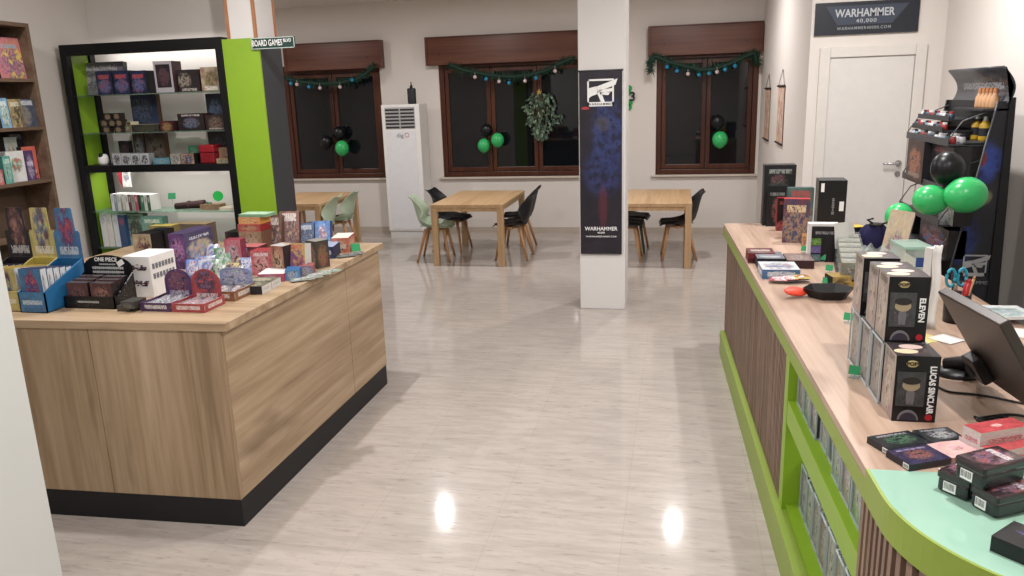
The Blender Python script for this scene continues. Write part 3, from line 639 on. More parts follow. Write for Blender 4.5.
# lower glass shelves
CS = ['#d8d6d2', '#7d8fa5', '#c9cfc4', '#c2bfae', '#d9d7d3', '#6a3036', '#8a9a90', '#b0363c', '#2f3338', '#2c7a4c', '#d0cdc8', '#2c5a44']
for k, c in enumerate(CS):
    x0 = 111.2+k*3.15 + (1.6 if k > 2 else 0); a = FY(x0, x0+2.9, 194+k*.1, 5.62, R4)
    wds = ('first', 'second', 'third', 'fourth', 'fifth', 'sixth', 'seventh', 'eighth', 'ninth', 'tenth', 'eleventh', 'last')
    cbx('game_case', 'slim upright case on the upper low glass shelf, %s from the left' % wds[k], 'game case', a[0], 5.62, R4, a[2], .13, a[3], art(70+k, c, c, '#e2e0dc' if k % 2 else '#55504c', c, None, blob=(.5, .7, .3, .2)), plain('#c8c6c2'), plain('#e0deda'), group='slim game cases')
def price_tag(label, px, py, z, h=.03, y=None, rz=0.3, oval=False, w=.045, mat=None):
    p = S(px, py, z) if y is None else D(px, py, y)
    t = thing('price_tag', label, 'price tag', (p.x, p.y, z), rz, 'green price tags'); hh = max(.02, p.z-z) if y is not None else h
    mat = mat or plain('#1c8a55', .5)
    if oval: MB().lathe([(0, -.002), (w*.55, -.002), (w*.55, .002), (0, .002)], (0, 0, hh), n=20, axis='Y').build('card', mat, t)
    else: MB().cbox((0, 0, hh+.012), (w, .003, w*.85), rx=-.35).build('card', mat, t)
    MB().cyl((0, .004, .004), (0, .004, hh), .002, n=6).cbox((0, .004, .002), (.03, .025, .004)).build('stand', CLEARB, t)
    return t
price_tag('green square price tag on a stem on the upper lower-shelf glass, leftmost of three', 172, 197.5, R4, y=5.6, w=.06)
price_tag('small dark green price tag behind the tan box on the glass shelf', 209.5, 206, R4, y=5.66, w=.045, mat=plain('#1a5c3c', .5))
price_tag('bright green oval price tag at the right of the glass shelf', 218, 196, R4, y=5.6, oval=True, w=.075, mat=plain('#21b24c', .5))
x, y, w, h = FY(172, 200, 201, 5.62, R4)
t = thing('game_mat_tube', 'dark brown rolled mat lying on the glass shelf', 'rolled mat', (x, y+.05, R4)); MB().tube([(-w/2, 0, .028), (w/2, .02, .05)], [.026, .03], 12).tube([(-w/2+.03, .05, .028), (w/2, .06, .03)], .026, 12).build('roll', plain('#3a2222', .7), t)
MB().tube([(-.02, .01, .039), (.0, .012, .041)], .033, 12).build('band', plain('#4a2e2c', .7), t)
shelfbox('wooden_box', 'low tan wooden box on the glass shelf right of the dark roll', 'box', 200, 219, 204.5, R4, art(83, '#8a6a4c', '#9a7a58', '#7a5c40', '#a88a66'), plain('#866848'), d=.1)
shelfbox('carton', 'flat cream carton at the right end of the glass shelf', 'box', 219, 236, 207.5, R4, plain('#c9bfae'), plain('#c2b7a5'), d=.14, y=5.63)
t_ = FY(121, 132, 172, 5.79, 1.3); t = thing('hanging_card', 'red and white card hanging behind the slim cases under the black board', 'card', (t_[0], 5.79, 1.27))
MB().box(-.05, .045, 0, .003, .04, .19).build('white_card', art(85, '#cfcdca', '#c2c0bd', '#55505a', '#8a8890', None, blob=(.55, .6, .3, .3)), t); MB().prism([(-.075, .19), (-.03, .19), (-.045, .03), (-.07, .1)], -.004, -.001, plane='XZ').build('red_edge', plain('#8f1c2c', .5), t)
MB().cyl((-.02, .002, .185), (-.02, .002, .187), .004).cbox((-.02, .004, .21), (.006, .003, .05)).build('hanger', STEEL, t)
BK = [('white', '#dedcd8', 101.5, 107, 213.5), ('cream white', '#d5d0c8', 107.5, 113, 214), ('white and grey', '#cfd2d6', 114, 119, 214.5), ('blue', '#2e4a74', 119.5, 126, 215)]
for k, (nm, c, a_, b_, yt) in enumerate(BK):
    a = FY(a_, b_, yt, 5.62, R5); cbx('rule_book', nm + ' spined thick book standing on the lowest glass shelf', 'book', a[0], 5.62, R5, a[2], .18, a[3], art(88+k, c, c, '#9aa5b0' if k < 3 else '#a83a40', c, None, blob=(.5, .8, .4, .12)), plain(c), PRINTW)
shelfbox('boxed_game', 'pale green picture box beside the blue spined book on the lowest glass shelf', 'boxed game', 126.5, 145, 214, R5, art(92, '#7d9484', '#9aaa96', '#54503e', '#3f5a50', '#3f5048', (.84, .95)), plain('#54685c'), d=.06, y=5.66)
shelfbox('boxed_game', 'picture box with dark figures at the back of the lowest glass shelf', 'boxed game', 146, 165, 217, R5, art(93, '#8a8578', '#a5a090', '#3c3a36', '#6a5a50'), plain('#3a3a36'), d=.06, y=5.72)

# ------------------------------------------------------------------ bookcase on the left wall
bz = (2.19, 1.85, 1.465, 1.08, .7, .1); BX, BY0, BY1, BT = -4.6, 3.95, 5.055, 2.575
bc = thing('bookcase', 'brown wooden bookcase against the left wall at the picture edge', 'bookcase', (XL+.005, BY0, 0)); bd = BX-XL-.005; bl_ = BY1-BY0
m = MB().box(0, bd, 0, .028, 0, BT).box(0, bd, bl_-.028, bl_, 0, BT).box(0, bd, .028, bl_-.028, BT-.028, BT).box(0, bd, .028, bl_-.028, 0, .08)
m.build('carcass', BOOKC, bc, bevel=.002); MB().box(.002, .012, .028, bl_-.028, .08, BT-.028).build('back_panel', plain('#5d4a3d', .6), bc)
for z in bz: MB().box(.012, bd-.004, .028, bl_-.028, z-.024, z).build('shelf_board', BOOKC, bc)
def wallbox(name, label, cat, x0, x1, yt, z, front, side=None, d=.06, xf=-4.63, rx=0, group=None):
    x, y, w, h = FX(x0, x1, yt, xf, z)
    s = side or plain('#3a3330'); b = MB().box(-w/2, w/2, 0, d, 0, h, (0, 1, 1, 1, 1, 1))
    return tag(b.build(name, [front, s], None, (x, min(y, BY1-.032-w/2), z), pi/2, 0, rx), label, cat, group)
wallbox('picture_book', 'bright yellow, pink and purple picture box on the top shelf of the bookcase', 'boxed game', 0, 25.5, 37.5, 2.19, art(101, '#c97a3a', '#b8588a', '#4a2f7a', '#d8b23a', '#7fb0c8', (.74, .84), (.6, .35, .5, .4)), xf=-4.66, rx=-.08)
wallbox('boxed_game', 'blue and white boxed game on the second bookcase shelf', 'boxed game', 0, 10, 98, 1.85, art(102, '#4a8ab8', '#7aaac8', '#d8d8d0', '#5a8a4a', '#e0e6ea'), rx=-.05)
wallbox('boxed_game', 'tan boxed game with dark figures on the second bookcase shelf', 'boxed game', 10.5, 23.5, 99, 1.85, art(103, '#8a7448', '#b09a6a', '#3c3428', '#5a4a34', '#d8d0b8'), rx=-.05)
wallbox('boxed_game', 'slate grey boxed game with pale title on the second bookcase shelf', 'boxed game', 24, 40, 99, 1.85, art(104, '#3a4252', '#4a5264', '#8a7a64', '#5c6470', '#c8ccd2', (.78, .95), (.35, .4, .3, .35)), rx=-.05)
wallbox('boxed_game', 'pale picture box standing behind the white one on the third bookcase shelf', 'boxed game', 7, 19.5, 137, 1.465, art(105, '#8a9a98', '#a8b0a8', '#6a5848', '#c0b8a4'), xf=-4.74)
wallbox('boxed_game', 'black box with white shape at the back of the third bookcase shelf', 'boxed game', 16, 31, 132, 1.465, art(106, '#25222a', '#2f2c34', '#c8c6c4', '#3a3640', '#8a8890', (.86, .96), (.6, .4, .3, .2)), xf=-4.79)
wallbox('boxed_game', 'small red box at the left end of the third bookcase shelf', 'boxed game', -2, 3.5, 169.5, 1.465, art(107, '#a83440', '#b84a50', '#d8c0b8', '#7a2028'), xf=-4.62, d=.1)
wallbox('boxed_game', 'teal green box on the third bookcase shelf', 'boxed game', 3.8, 12, 156, 1.465, art(108, '#4a9088', '#5aa398', '#a8c8b8', '#3a7068', '#c8dcd2'), plain('#3a7068'), xf=-4.63, d=.12)
wallbox('boxed_game', 'white box with rainbow lettering on the third bookcase shelf', 'boxed game', 8, 26, 151, 1.465, art(109, '#d8d8d6', '#d0d0ce', '#3a9a6a', '#c84a4a', None, blob=(.5, .55, .34, .22)), PRINTW, xf=-4.67, d=.07)
wallbox('boxed_game', 'purple box right of the white one on the third bookcase shelf', 'boxed game', 26.3, 34.5, 150.5, 1.465, art(110, '#4a2a5a', '#553466', '#b8a8c4', '#3a2046', '#d0c4d8', (.5, .64)), plain('#3a2046'), xf=-4.66, d=.1)
wallbox('boxed_game', 'orange-red box with black base at the end of the third bookcase shelf', 'boxed game', 33, 46.5, 145.5, 1.465, art(111, '#d0452a', '#dc5432', '#2a2026', '#d85030', '#d8d0cc', (.18, .28), (.5, .06, .6, .22)), plain('#2a2026'), xf=-4.7, d=.08)

# ------------------------------------------------------------------ island
ZI = 1.013; IX0, IX1, IY0, IY1 = -3.75, -1.952, 2.968, 4.9
isl = thing('island_cabinet', 'large oak display island with black plinth, heaped with card games', 'cabinet', (0, 0, 0))
SLO = .042
MB().prism([(IX0-.03, IY0-SLO*(IX1-IX0)), (IX1, IY0), (IX1, IY1+.01), (IX0-.03, IY1+.01)], ZI-.04, ZI).build('worktop', OAK_X, isl, bevel=.003)
xs = D(111, 420, IY0+.03).x
fx1, fy = IX1-.033, IY0+.006
def fy_(x): return fy-SLO*(fx1-x)
def frontpiece(x0, x1, z0, z1, d=.02, o=0): return MB().prism([(x0, fy_(x0)+o), (x1, fy_(x1)+o), (x1, fy_(x1)+d), (x0, fy_(x0)+d)], z0, z1)
frontpiece(xs+.002, fx1, .142, ZI-.04).build('front_panel', OAK_V, isl)
frontpiece(IX0, xs-.002, .142, ZI-.04).build('front_panel', OAK_V, isl)
ysm = E(350, 330, fx1).y
for y0, y1 in ((fy+.022, ysm-.002), (ysm+.002, IY1)): MB().box(fx1-.02, fx1, y0, y1, .142, ZI-.04).build('side_panel', OAK_Y, isl, bevel=.0015)
MB().box(IX0, fx1-.021, fy+.022, IY1-.02, .142, ZI-.041).build('core', plain('#1d1814', .8), isl)
MB().prism([(IX0, fy_(IX0)+.003), (fx1-.001, fy+.003), (fx1-.001, IY1-.01), (IX0, IY1-.01)], 0, .14).build('plinth', plain('#17161a', .5), isl)
def ibox(name, label, cat, x0, x1, yb, yt, d, front, side=None, top=None, z=ZI, rz=0, rx=0, group=None):
    x, y, w, h = F(x0, x1, yb, yt, z)
    return cbx(name, label, cat, x, y, z, w, d, h, front, side, top, rz, rx, group)
def pack_mesh(w, h, t, mats):
    m = MB()
    for s in (-1, 1):
        def fn(u, v, s=s): return ((u-.5)*w, s*t*.5*sin(pi*u)**.5*max(0.02, sin(pi*v))**.5, v*h)
        m.grid(fn, 6, 6, 0 if s < 0 else 1)
    return m
def booster(label, x, y, z, art_, back, rz=0, rx=0, w=.066, h=.12, t=.02, group=None):
    m = pack_mesh(w, h, t, None); return tag(m.build('card_pack', [art_, back], None, (x, y, z), rz, 0, rx), label, 'card pack', group)
# three booster displays
fr = S(47.8, 313.2, ZI); fl = S(20.4, 312.5, ZI); yb_ = E(83.2, 258, fr.x).y; bdep = yb_-fr.y
bw = .5*(fr.x-fl.x)+.5*(D(83, 250, yb_).x-D(57.7, 250, yb_).x)
ht = D(72, 208, yb_).z-ZI; hs = D(80, 258, yb_).z-ZI; hl = D(80, 231, yb_).z-ZI
cols = [('blue', '#1f5f8f', '#2b74a5', ('#3a2f6a', '#a8304a'), '#c8d2da', '#16284a'), ('yellow', '#b5a452', '#c4b468', ('#5a7a98', '#6a3a40'), '#e0dccc', '#8a7434'), ('black', '#1d191f', '#28222a', ('#5a2f3a', '#9a6a58'), '#c4c0c0', '#1a181c')]
for k, (nm, c, c2, fg, tt, edge) in enumerate(cols):
    x = fr.x-bw/2 - k*(bw+.006); y0 = fr.y + k*.012
    t = thing('card_display', nm + ' cardboard booster pack display with picture header on the island', 'display box', (x, y0, ZI), 0, 'booster pack displays'); w = bw; m = MB(); e = .006
    m.box(-w/2, w/2, 0, e, 0, .1, (0, 1, 1, 1, 1, 1)); prof = [(0, 0), (bdep, 0), (bdep, hs), (bdep*.9, hs*.96), (0, .1)]
    m.prism(prof, -w/2, -w/2+e, 1, 'YZ'); m.prism(prof, w/2-e, w/2, 1, 'YZ'); m.box(-w/2, w/2, bdep-e, bdep, 0, hs, 1); m.box(-w/2, w/2, 0, bdep, 0, .004, 1)
    m.build('tray', [art(120+k, c, c2, tt, tt, tt, (.4, .62), (.5, .5, .01, .01)), plain(c)], t)
    hd = MB().prism([(-w/2, hs*.6), (w/2, hs*.6), (w/2, hl*.97), (w*.46, hl), (w*.36, hl), (w*.33, ht*.99), (w*.29, ht), (-w*.29, ht), (-w*.33, ht*.99), (-w*.36, hl), (-w*.46, hl), (-w/2, hl*.97)], bdep, bdep+.003, 0, 'XZ')
    hd.build('header_card', art(123+k, c, c2, fg[0], fg[1], tt, (.3, .42), (.5, .68, .26, .34)), t)
    n = 6
    for r in range(n):
        pd = (bdep-.04)/n; h0 = .205-.006*r
        b = MB().box(-w*.42, w*.4, 0, pd*.86, 0, h0, (0, 1, 1, 2, 3, 1))
        tag(b.build('card_pack', [art(126+k, c2, c, fg[0], fg[1], tt, (.02, .1), (.5, .5, .3, .42), .25), plain(edge, .35), art(129+k, '#b8bcc0', '#c8ccd0', '#55585c', '#a8acb0', None, blob=(.3, .6, .2, .3)), plain(edge, .35)], None, (x, y0+.014+r*pd, ZI+.006), 0, 0, -.0), '%s foil pack in the %s display, row %s from the front' % (nm, nm, ('one', 'two', 'three', 'four', 'five', 'six')[r]), 'card pack', 'packs in the %s display' % nm)
# black sleeve display with round header
p0, p1 = S(65.5, 308, ZI), S(115.5, 309.5, ZI); w = p1.x-p0.x; y0 = p0.y; x = (p0.x+p1.x)/2; dd = .16
t = thing('sleeve_display', 'black card sleeve display with rounded header and white title on the island', 'display box', (x, y0, ZI)); m = MB(); e = .006
hh = D(102, 255, y0+dd).z-ZI; m.box(-w/2, w/2, 0, e, 0, .06).box(-w/2, w/2, dd-e, dd, 0, .12).box(-w/2, w/2, 0, dd, 0, .004)
pf = [(0, 0), (dd, 0), (dd, .15), (.03, .06), (0, .06)]; m.prism(pf, -w/2, -w/2+e, 0, 'YZ'); m.prism(pf, w/2-e, w/2, 0, 'YZ')
m.build('tray', art(133, '#141316', '#1b191d', '#141316', '#1b191d', None), t)
hw_ = w*.49; z1 = hh; pr = [(-hw_, .1), (hw_, .1), (hw_, z1*.74)] + [(hw_*cos(a), z1*.74+z1*.26*sin(a)) for a in [pi*k/12 for k in range(1, 12)]] + [(-hw_, z1*.74)]
MB().prism(pr, dd, dd+.003, 0, 'XZ').build('header_card', BLACK, t)
text('ONE PIECE', w*.1, PRINTW, t, (-w*.02, dd-.0015, z1*.9), bold=.02, sx=.95)
R = random.Random(3)
b = MB(); 
for zz, n, ln, hh_ in ((z1*.8, 9, .3, .008), (z1*.72, 15, .6, .013), (z1*.63, 15, .6, .013)):
    for k in range(n): b.cbox((-w*ln/2+w*ln*k/(n-1), dd-.0015, zz), (w*ln/n*.8, .001, hh_*R.uniform(.8, 1.1)))
    b.cbox((0, dd-.0008, zz), (w*ln, .0004, hh_*.3))
b.build('small_lettering', plain('#b5b5b5'), t)
MB().cbox((w*.27, dd-.0015, z1*.83), (w*.14, .001, .026), ry=-.5).build('white_sticker', PRINTW, t)
b = MB()
for k in range(14): b.cbox((-w*.22+w*.4*k/13, -.0008, .034), (w*.024, .001, .01*R.uniform(.7, 1.1)))
b.cbox((-w*.02, -.0003, .034), (w*.42, .0006, .002)); b.build('front_lettering', plain('#a8a8a8'), t)
for r in range(3):
    for s_ in (-1, 1):
        cbx('sleeve_pack', 'clear pack of dark red card sleeves in the black display, %s row, %s' % (('front', 'second', 'back')[r], 'left' if s_ < 0 else 'right'), 'card sleeves', x+s_*w*.235, y0+.012+r*(dd-.026)/3, ZI+.006, w*.42, (dd-.03)/3.4, .12+.006*r, art(131+(s_ > 0), '#4a2c2e', '#5f3a38', '#7a504a' if s_ < 0 else '#a06a5c', '#2a1c20', None), plain('#1d1a1e', .25), plain('#4a4446', .2), group='sleeve packs in the black display')
# white carton
p0, p1 = S(130.5, 296, ZI), S(154.5, 297.5, ZI); y0 = p1.y; w = p1.x-p0.x; hh = D(138, 256.5, y0).z-ZI; dd = E(174, 250, p1.x).y-y0
t = thing('white_carton', 'white carton with dark red print standing among the card games', 'box', ((p0.x+p1.x)/2, y0, ZI)); MB().box(-w/2, w/2, 0, dd, 0, hh).build('carton', WHITE, t, bevel=.003)
R = random.Random(9)
for zz in (.72, .34):
    fp = MB().cbox((w*.02, -.0006, hh*zz), (w*.7, .0006, hh*.02), 0)
    for k in range(26): fp.cbox((w*R.uniform(-.3, .34), -.001, hh*(zz+R.uniform(-.06, .08))), (w*R.uniform(.05, .14), .001, hh*R.uniform(.015, .035)), R.choice((0, 1)))
    fp.build('front_print', [plain('#5a2034'), plain('#4a4450')], t)
for zz in (.74, .5):
    sp_ = MB().cbox((w/2+.0006, dd*.5, hh*zz), (.0006, dd*.8, hh*.01))
    for k in range(7): sp_.cbox((w/2+.001, dd*(.12+.125*k), hh*zz), (.001, dd*.085, hh*.13))
    sp_.build('side_print', plain('#6f6f76'), t)
# small dark packs in front of the white carton
for k, (a, b, z) in enumerate(((117, 130, 0), (121, 134, .018))):
    ibox('card_pack', ('lower' if k == 0 else 'upper') + ' flat dark grey pack between black display and purple tray', 'card pack', a, b, 311.5-k*2.5, 306-k*4, .09, art(135+k, '#3a3836', '#4a4846', '#6a6862', '#2a2826'), plain('#35332f'), z=ZI+z)
# trays with headers
def tray(label, xl, xr, yf, hf, yh, hz, c, cs, hart, rnd_=True, seed=0):
    w = xr-xl; d = yh-yf; t = thing('header_tray', label, 'display box', ((xl+xr)/2, yf, ZI), 0, 'low trays with round headers'); m = MB(); e = .005
    m.box(-w/2, w/2, 0, e, 0, hf).box(-w/2, -w/2+e, e, d, 0, hf).box(w/2-e, w/2, e, d, 0, hf).box(-w/2+e, w/2-e, d-e, d, 0, hf).box(-w/2+e, w/2-e, e, d-e, 0, .004)
    m.build('tray', art(140+seed, c, cs, '#c8c4c0', c, '#d8d4d0', (.3, .75), (.5, .5, .01, .01)), t)
    cz = hf+.02; r = w*.46; pr = [(-r, .01), (r, .01), (r, cz+.04)]+[(r*cos(a), cz+.04+(hz-cz-.04)*sin(a)) for a in [pi*k/14 for k in range(1, 14)]]+[(-r, cz+.04)]
    MB().prism(pr, d-e-.004, d-e-.001, 0, 'XZ').build('header_card', hart, t)
    for k in range(5):
        booster('flat pack lying in the ' + label.split(' tray')[0] + ' tray, %s' % ('front left', 'front right', 'middle', 'back left', 'back right')[k], (xl+xr)/2+(-.25, .22, 0, -.2, .24)[k]*w, yf+.02+(.0, .0, .3, .5, .5)[k]*d*.6, ZI+.02+.002*k, art(145+seed, '#5a5660', '#8a8890', c, '#c8c8d0', None, rough=.2), PRINTG, rz=(.1, -.2, .3, 0, .15)[k], rx=-pi/2+.15, w=.055, h=min(.1, d*.45), t=.016, group='packs in the header trays')
A0, A1, A2 = S(135, 312, ZI), S(171.8, 312, ZI), S(204.6, 313.2, ZI); yf = A1.y
yh = yf+.17
z_ = lambda px, py, y: D(px, py, y).z-ZI
tray('purple tray with blue-violet round header at the front of the island', A0.x+.02, A1.x-.002, yf, .042, yh+.03, z_(168, 268.5, yh+.03), '#3a2048', '#472a55', art(141, '#2f2a5a', '#55306a', '#8a4a58', '#26234a', '#c0b8cc', (.16, .3), (.5, .55, .4, .4)), seed=1)
tray('red tray with red arched header at the front of the island', A1.x+.002, A2.x, yf, .042, yh, z_(202, 268.5, yh), '#8f1a24', '#a0242c', art(142, '#8f1822', '#a8242c', '#3a1c30', '#6a4a6a', '#d8d0d0', (.12, .26), (.5, .58, .34, .36)), seed=2)
p = S(224, 305, ZI); yh2 = E(245.5, 290, p.x+.02).y
tray('brown and orange tray with pale blue header behind the red tray', A2.x-.17, A2.x+.03, yf+.21, .05, yf+.21+.2, z_(231, 267, yf+.41), '#7a4a2a', '#8a5a34', art(143, '#8a9ac0', '#5a70b0', '#c8c4c8', '#3a4a8a', '#d0b080', (.08, .2), (.5, .55, .42, .42)), seed=3)
G = 'card game boxes on the island'
PU = plain('#4a3060'); 
# large purple box
p0, p1 = D(170.5, 255, 4.02), D(186.5, 255, 4.02)
b = MB().box(p0.x-p1.x, 0, 0, E(213.5, 240, p1.x).y-4.02, 0, z_(184, 234, 4.02), (0, 1, 1, 2, 1, 1))
tag(b.build('boxed_game', [art(150, '#3a2250', '#6a3a80', '#b070b0', '#2a2048', None, blob=(.5, .55, .4, .3)), plain('#3a2f50'), art(151, '#3c3658', '#4a4468', '#7a86a8', '#b09a78', '#c8c8d4', (.78, .86), (.5, .42, .46, .3))], None, (p1.x, 4.02, ZI)), 'large purple boxed set with picture side standing on the island', 'boxed game')
ibox('boxed_game', 'black box with tan picture front behind the white carton', 'boxed game', 134, 152, 262, 234, .13, art(152, '#8a7a62', '#a39478', '#6a2f30', '#3a3430', None, blob=(.55, .5, .36, .36)), BLACK, rx=0)
ibox('boxed_game', 'dark box with faint gold marks behind the tan picture box', 'boxed game', 150, 166, 258, 230, .1, art(153, '#1c1b20', '#26242a', '#5a5040', '#1a1a22', '#8a7a50', (.7, .85)), BLACK)
ibox('boxed_game', 'teal and green picture box far back on the island, left part', 'boxed game', 143, 164, 250, 217, .06, art(154, '#3a6a64', '#5a8a7a', '#8a8a70', '#2c4a48', '#b8c8b8', (.82, .93)), plain('#3a5a50'))
ibox('boxed_game', 'yellow topped game box far back on the island', 'boxed game', 151, 172, 252, 226, .1, art(155, '#8a7a3c', '#6a5a34', '#b8a850', '#4a4434', None), plain('#6a5c38'), plain('#a89848'))
ibox('boxed_game', 'long brown game box lying far back behind the purple set', 'boxed game', 173, 207, 246, 224, .12, art(156, '#5a4a3c', '#6f5c4a', '#8a7a5c', '#3c322a', None), plain('#54463a'), plain('#8a785c'))
# rear stack: dark/red box, tan box, on them red and yellow boxes
ibox('boxed_game', 'red edged black box at the rear of the island beneath the red stack', 'boxed game', 226, 243, 255, 232, .12, art(157, '#1d1a1c', '#2a2224', '#5a1c22', '#242022', None, blob=(.1, .5, .2, .6)), plain('#8a1c24'), BLACK)
o = ibox('boxed_game', 'tan picture box at the rear of the island beneath the yellow and red boxes', 'boxed game', 240, 262, 257, 232, .18, art(158, '#8a6a50', '#a58466', '#c8a890', '#5a3a30', None), plain('#6a4a3a'), plain('#7a5a44'))
zt = ZI+o.dimensions.z if False else None
x, y, w, h = F(240, 262, 257, 232, ZI); z1 = ZI+h+.0005
h2 = .045; cbx('boxed_game', 'red and tan flat box lying on the tan picture box', 'boxed game', x-.01, y+.015, z1, w*1.02, .15, h2, art(159, '#9a2a2c', '#b04038', '#c8a070', '#6a2020', None), plain('#8a2024'), plain('#a83432'))
cbx('boxed_game', 'yellow and orange flat box on the rear stack of the island', 'boxed game', x-.005, y+.02, z1+h2+.0005, w*.98, .13, h2, art(160, '#c89a3a', '#d0703a', '#e0c878', '#a83a2c', None), plain('#c08838'), plain('#c8a050'))
cbx('boxed_game', 'thin pale green topped box crowning the rear stack of the island', 'boxed game', x+.02, y+.02, z1+2*h2+.001, w*1.25, .12, .018, plain('#7aa082'), plain('#7aa082'), art(161, '#8ab090', '#a0c0a0', '#c8d8c8', '#6a9a78', None))
def _strip(n, x, y, z, sx, pw, rx):
    l = D_.lights.new(n, 'AREA'); l.shape = 'RECTANGLE'; l.size = sx; l.size_y = .03; l.energy = pw; l.color = (1, .98, .95)
    o = D_.objects.new(n, l); COL.objects.link(o); o.location = (x, y, z); o.rotation_euler = (rx, 0, 0)
_strip('shelf_led_and_fill_strip', (SX0+SX1)/2, SY1-.03, SZ-.04, 1.2, 2.4, .75); _strip('shelf_led_and_fill_strip', (SX0+SX1)/2, SY0+.12, 1.45, 1.2, 3.2, .45)  # upper strip added to brighten the wall behind; lower follows the lit lime section
def lean(label, x0, x1, yb, yt, d, a_, side, tilt=-.28, rz=0, z=ZI, name='boxed_game', cat='boxed game', top=None):
    return ibox(name, label, cat, x0, x1, yb, yt, d, a_, side, top, z, rz, tilt)
# leaning boxes need something behind: a row of plain boxes they rest on
lean('brown picture box with white corner leaning at the island rear, left of two', 258, 279, 254, 217, .05, art(162, '#5a3c34', '#7a5a4c', '#3a2a40', '#a08470', '#d0c8c4', (.72, .92), (.55, .45, .42, .42)), plain('#5a3a30'), rz=.12)
lean('brown picture box with white corner leaning at the island rear, right of two', 279, 297, 252, 213.5, .05, art(163, '#6a4038', '#8a6050', '#3a2c48', '#a88a78', '#d8d0cc', (.74, .95), (.55, .45, .42, .42)), plain('#4a302c'), rz=.2)
lean('blue grey picture box at the far island end, left of the bright blue one', 298, 313, 247, 225, .06, art(164, '#4a5a80', '#6a7aa0', '#2a3454', '#9aa6c0', '#d0d6e0', (.7, .9)), plain('#20283c'), tilt=-.2, rz=.15)
lean('bright blue box with red figure patch at the far end of the island', 312, 329, 246, 223, .06, art(165, '#3a6ab0', '#5a94d0', '#b03a40', '#c8d8e8', None, blob=(.6, .42, .24, .4)), plain('#2a4a80'), tilt=-.2, rz=.15)
ibox('boxed_game', 'orange-red box with white lid at the far corner of the island', 'boxed game', 332, 348, 253, 238, .2, art(166, '#a8402c', '#c0603c', '#d8b890', '#6a2a24', '#d8d0c8', (.3, .6)), art(167, '#a8402c', '#c0603c', '#d8b890', '#6a2a24', None), plain('#cfc8c0'), rz=.2)
ibox('boxed_game', 'dark blue flat box with pale lid near the far corner of the island', 'boxed game', 316, 333, 259, 247, .2, art(168, '#1d2c50', '#26386a', '#8a9ac0', '#1a2440', '#c8d0e0', (.35, .7)), plain('#1d2a4a'), plain('#8a94ac'), rz=.2)
# middle row
ibox('boxed_game', 'pink and red picture box in the middle of the island', 'boxed game', 226, 241, 271, 240, .08, art(169, '#a84458', '#c87080', '#d8c0c8', '#5a2438', None), plain('#7a2438'), rz=.15)
ibox('boxed_game', 'dark red box in the middle row of the island behind the pink one', 'boxed game', 240, 258, 266, 247, .12, art(170, '#5a1c2a', '#7a2c3a', '#b06a5a', '#3a1420', None), plain('#4a1822'), plain('#a05a5a'))
ibox('boxed_game', 'red and pink collector box left of the brown one in the middle row', 'boxed game', 252, 271, 275, 251, .1, art(171, '#a8303c', '#c86070', '#d8a8a0', '#5a2030', '#e0d8d8', (.78, .92)), plain('#8a2430'), rz=.1)
ibox('boxed_game', 'brown figure box with dark side in the middle row of the island', 'boxed game', 270, 285, 276, 246, .1, art(172, '#7a3c30', '#a06a50', '#c8a080', '#3a2420', None), plain('#2a2226'), plain('#a8a0a0'), rz=-.25)
ibox('boxed_game', 'yellow and red box with white flap in the middle row of the island', 'boxed game', 284, 304, 275, 247, .1, art(173, '#b08a3a', '#c8a85a', '#a83830', '#6a4a8a', '#c03030', (.8, .96), (.5, .42, .44, .4)), plain('#d0ccc8'), rx=-.18, rz=.12)
ibox('boxed_game', 'dark tall tin with coloured pictures beside the yellow box', 'tin', 304, 319, 268, 241, .09, art(174, '#3a3630', '#55504a', '#a8763a', '#3a4a6a', None), art(175, '#3a3630', '#4a4640', '#8a6a3a', '#7a3030', None), plain('#8a8680', .3), rz=-.5)
ibox('boxed_game', 'shallow pink-edged white box lying before the brown figure box', 'boxed game', 259, 283, 282, 274, .16, art(176, '#a83a60', '#b84a70', '#c8b0b8', '#8a2c50', None), plain('#a03458'), plain('#cfcac8'), rz=.2)
ibox('boxed_game', 'small bright blue box lying beside the pink-edged box', 'boxed game', 286, 299, 280, 270, .1, art(177, '#2a6aa0', '#4a8ac0', '#c8d0d8', '#1c4a78', None), plain('#2a5a8a'), rz=.35)
ibox('boxed_game', 'small striped red and blue box in front of the yellow box', 'boxed game', 300, 313, 276, 266, .09, art(178, '#a8585a', '#6a78a8', '#c8b8a8', '#3a4a78', None), plain('#8a4a4a'), rz=.35)
# black and white open boxes at the front right
for k, (a, b) in enumerate(((244, 262), (262, 281))):
    p = S(a, 293.5-k*4.5, ZI)
pA, pB = S(243.5, 294, ZI), S(281, 284, ZI)
q = Q((262.5, 294.5), (281.5, 284.5), (243.5, 291), ZI)
w = (S(262.5, 294.5, ZI)-S(243.5, 291, ZI)).length
for k in range(2):
    p0 = S(262.5, 294.5, ZI).lerp(S(281.5, 284.5, ZI), k*.5); e1 = (S(281.5, 284.5, ZI)-S(262.5, 294.5, ZI)); L = e1.length/2-.003; a = atan2(e1.y, e1.x)-pi/2
    b = MB().box(-w, 0, 0, L, 0, .042, (0, 0, 0, 1, 2, 0))
    tag(b.build('card_box', [plain('#232226'), art(180, '#cfcdca', '#c4c2c0', '#8a8a8c', '#dedcda', None, blob=(.5, .5, .4, .2)), art(181+k, '#4a4a40', '#6a6a58', '#b8b49a', '#2a2a2c', None)], None, (p0.x, p0.y, ZI), a), 'black box with white end lying at the island edge, %s of two' % ('nearer' if k == 0 else 'farther'), 'boxed game', 'black boxes with white ends')
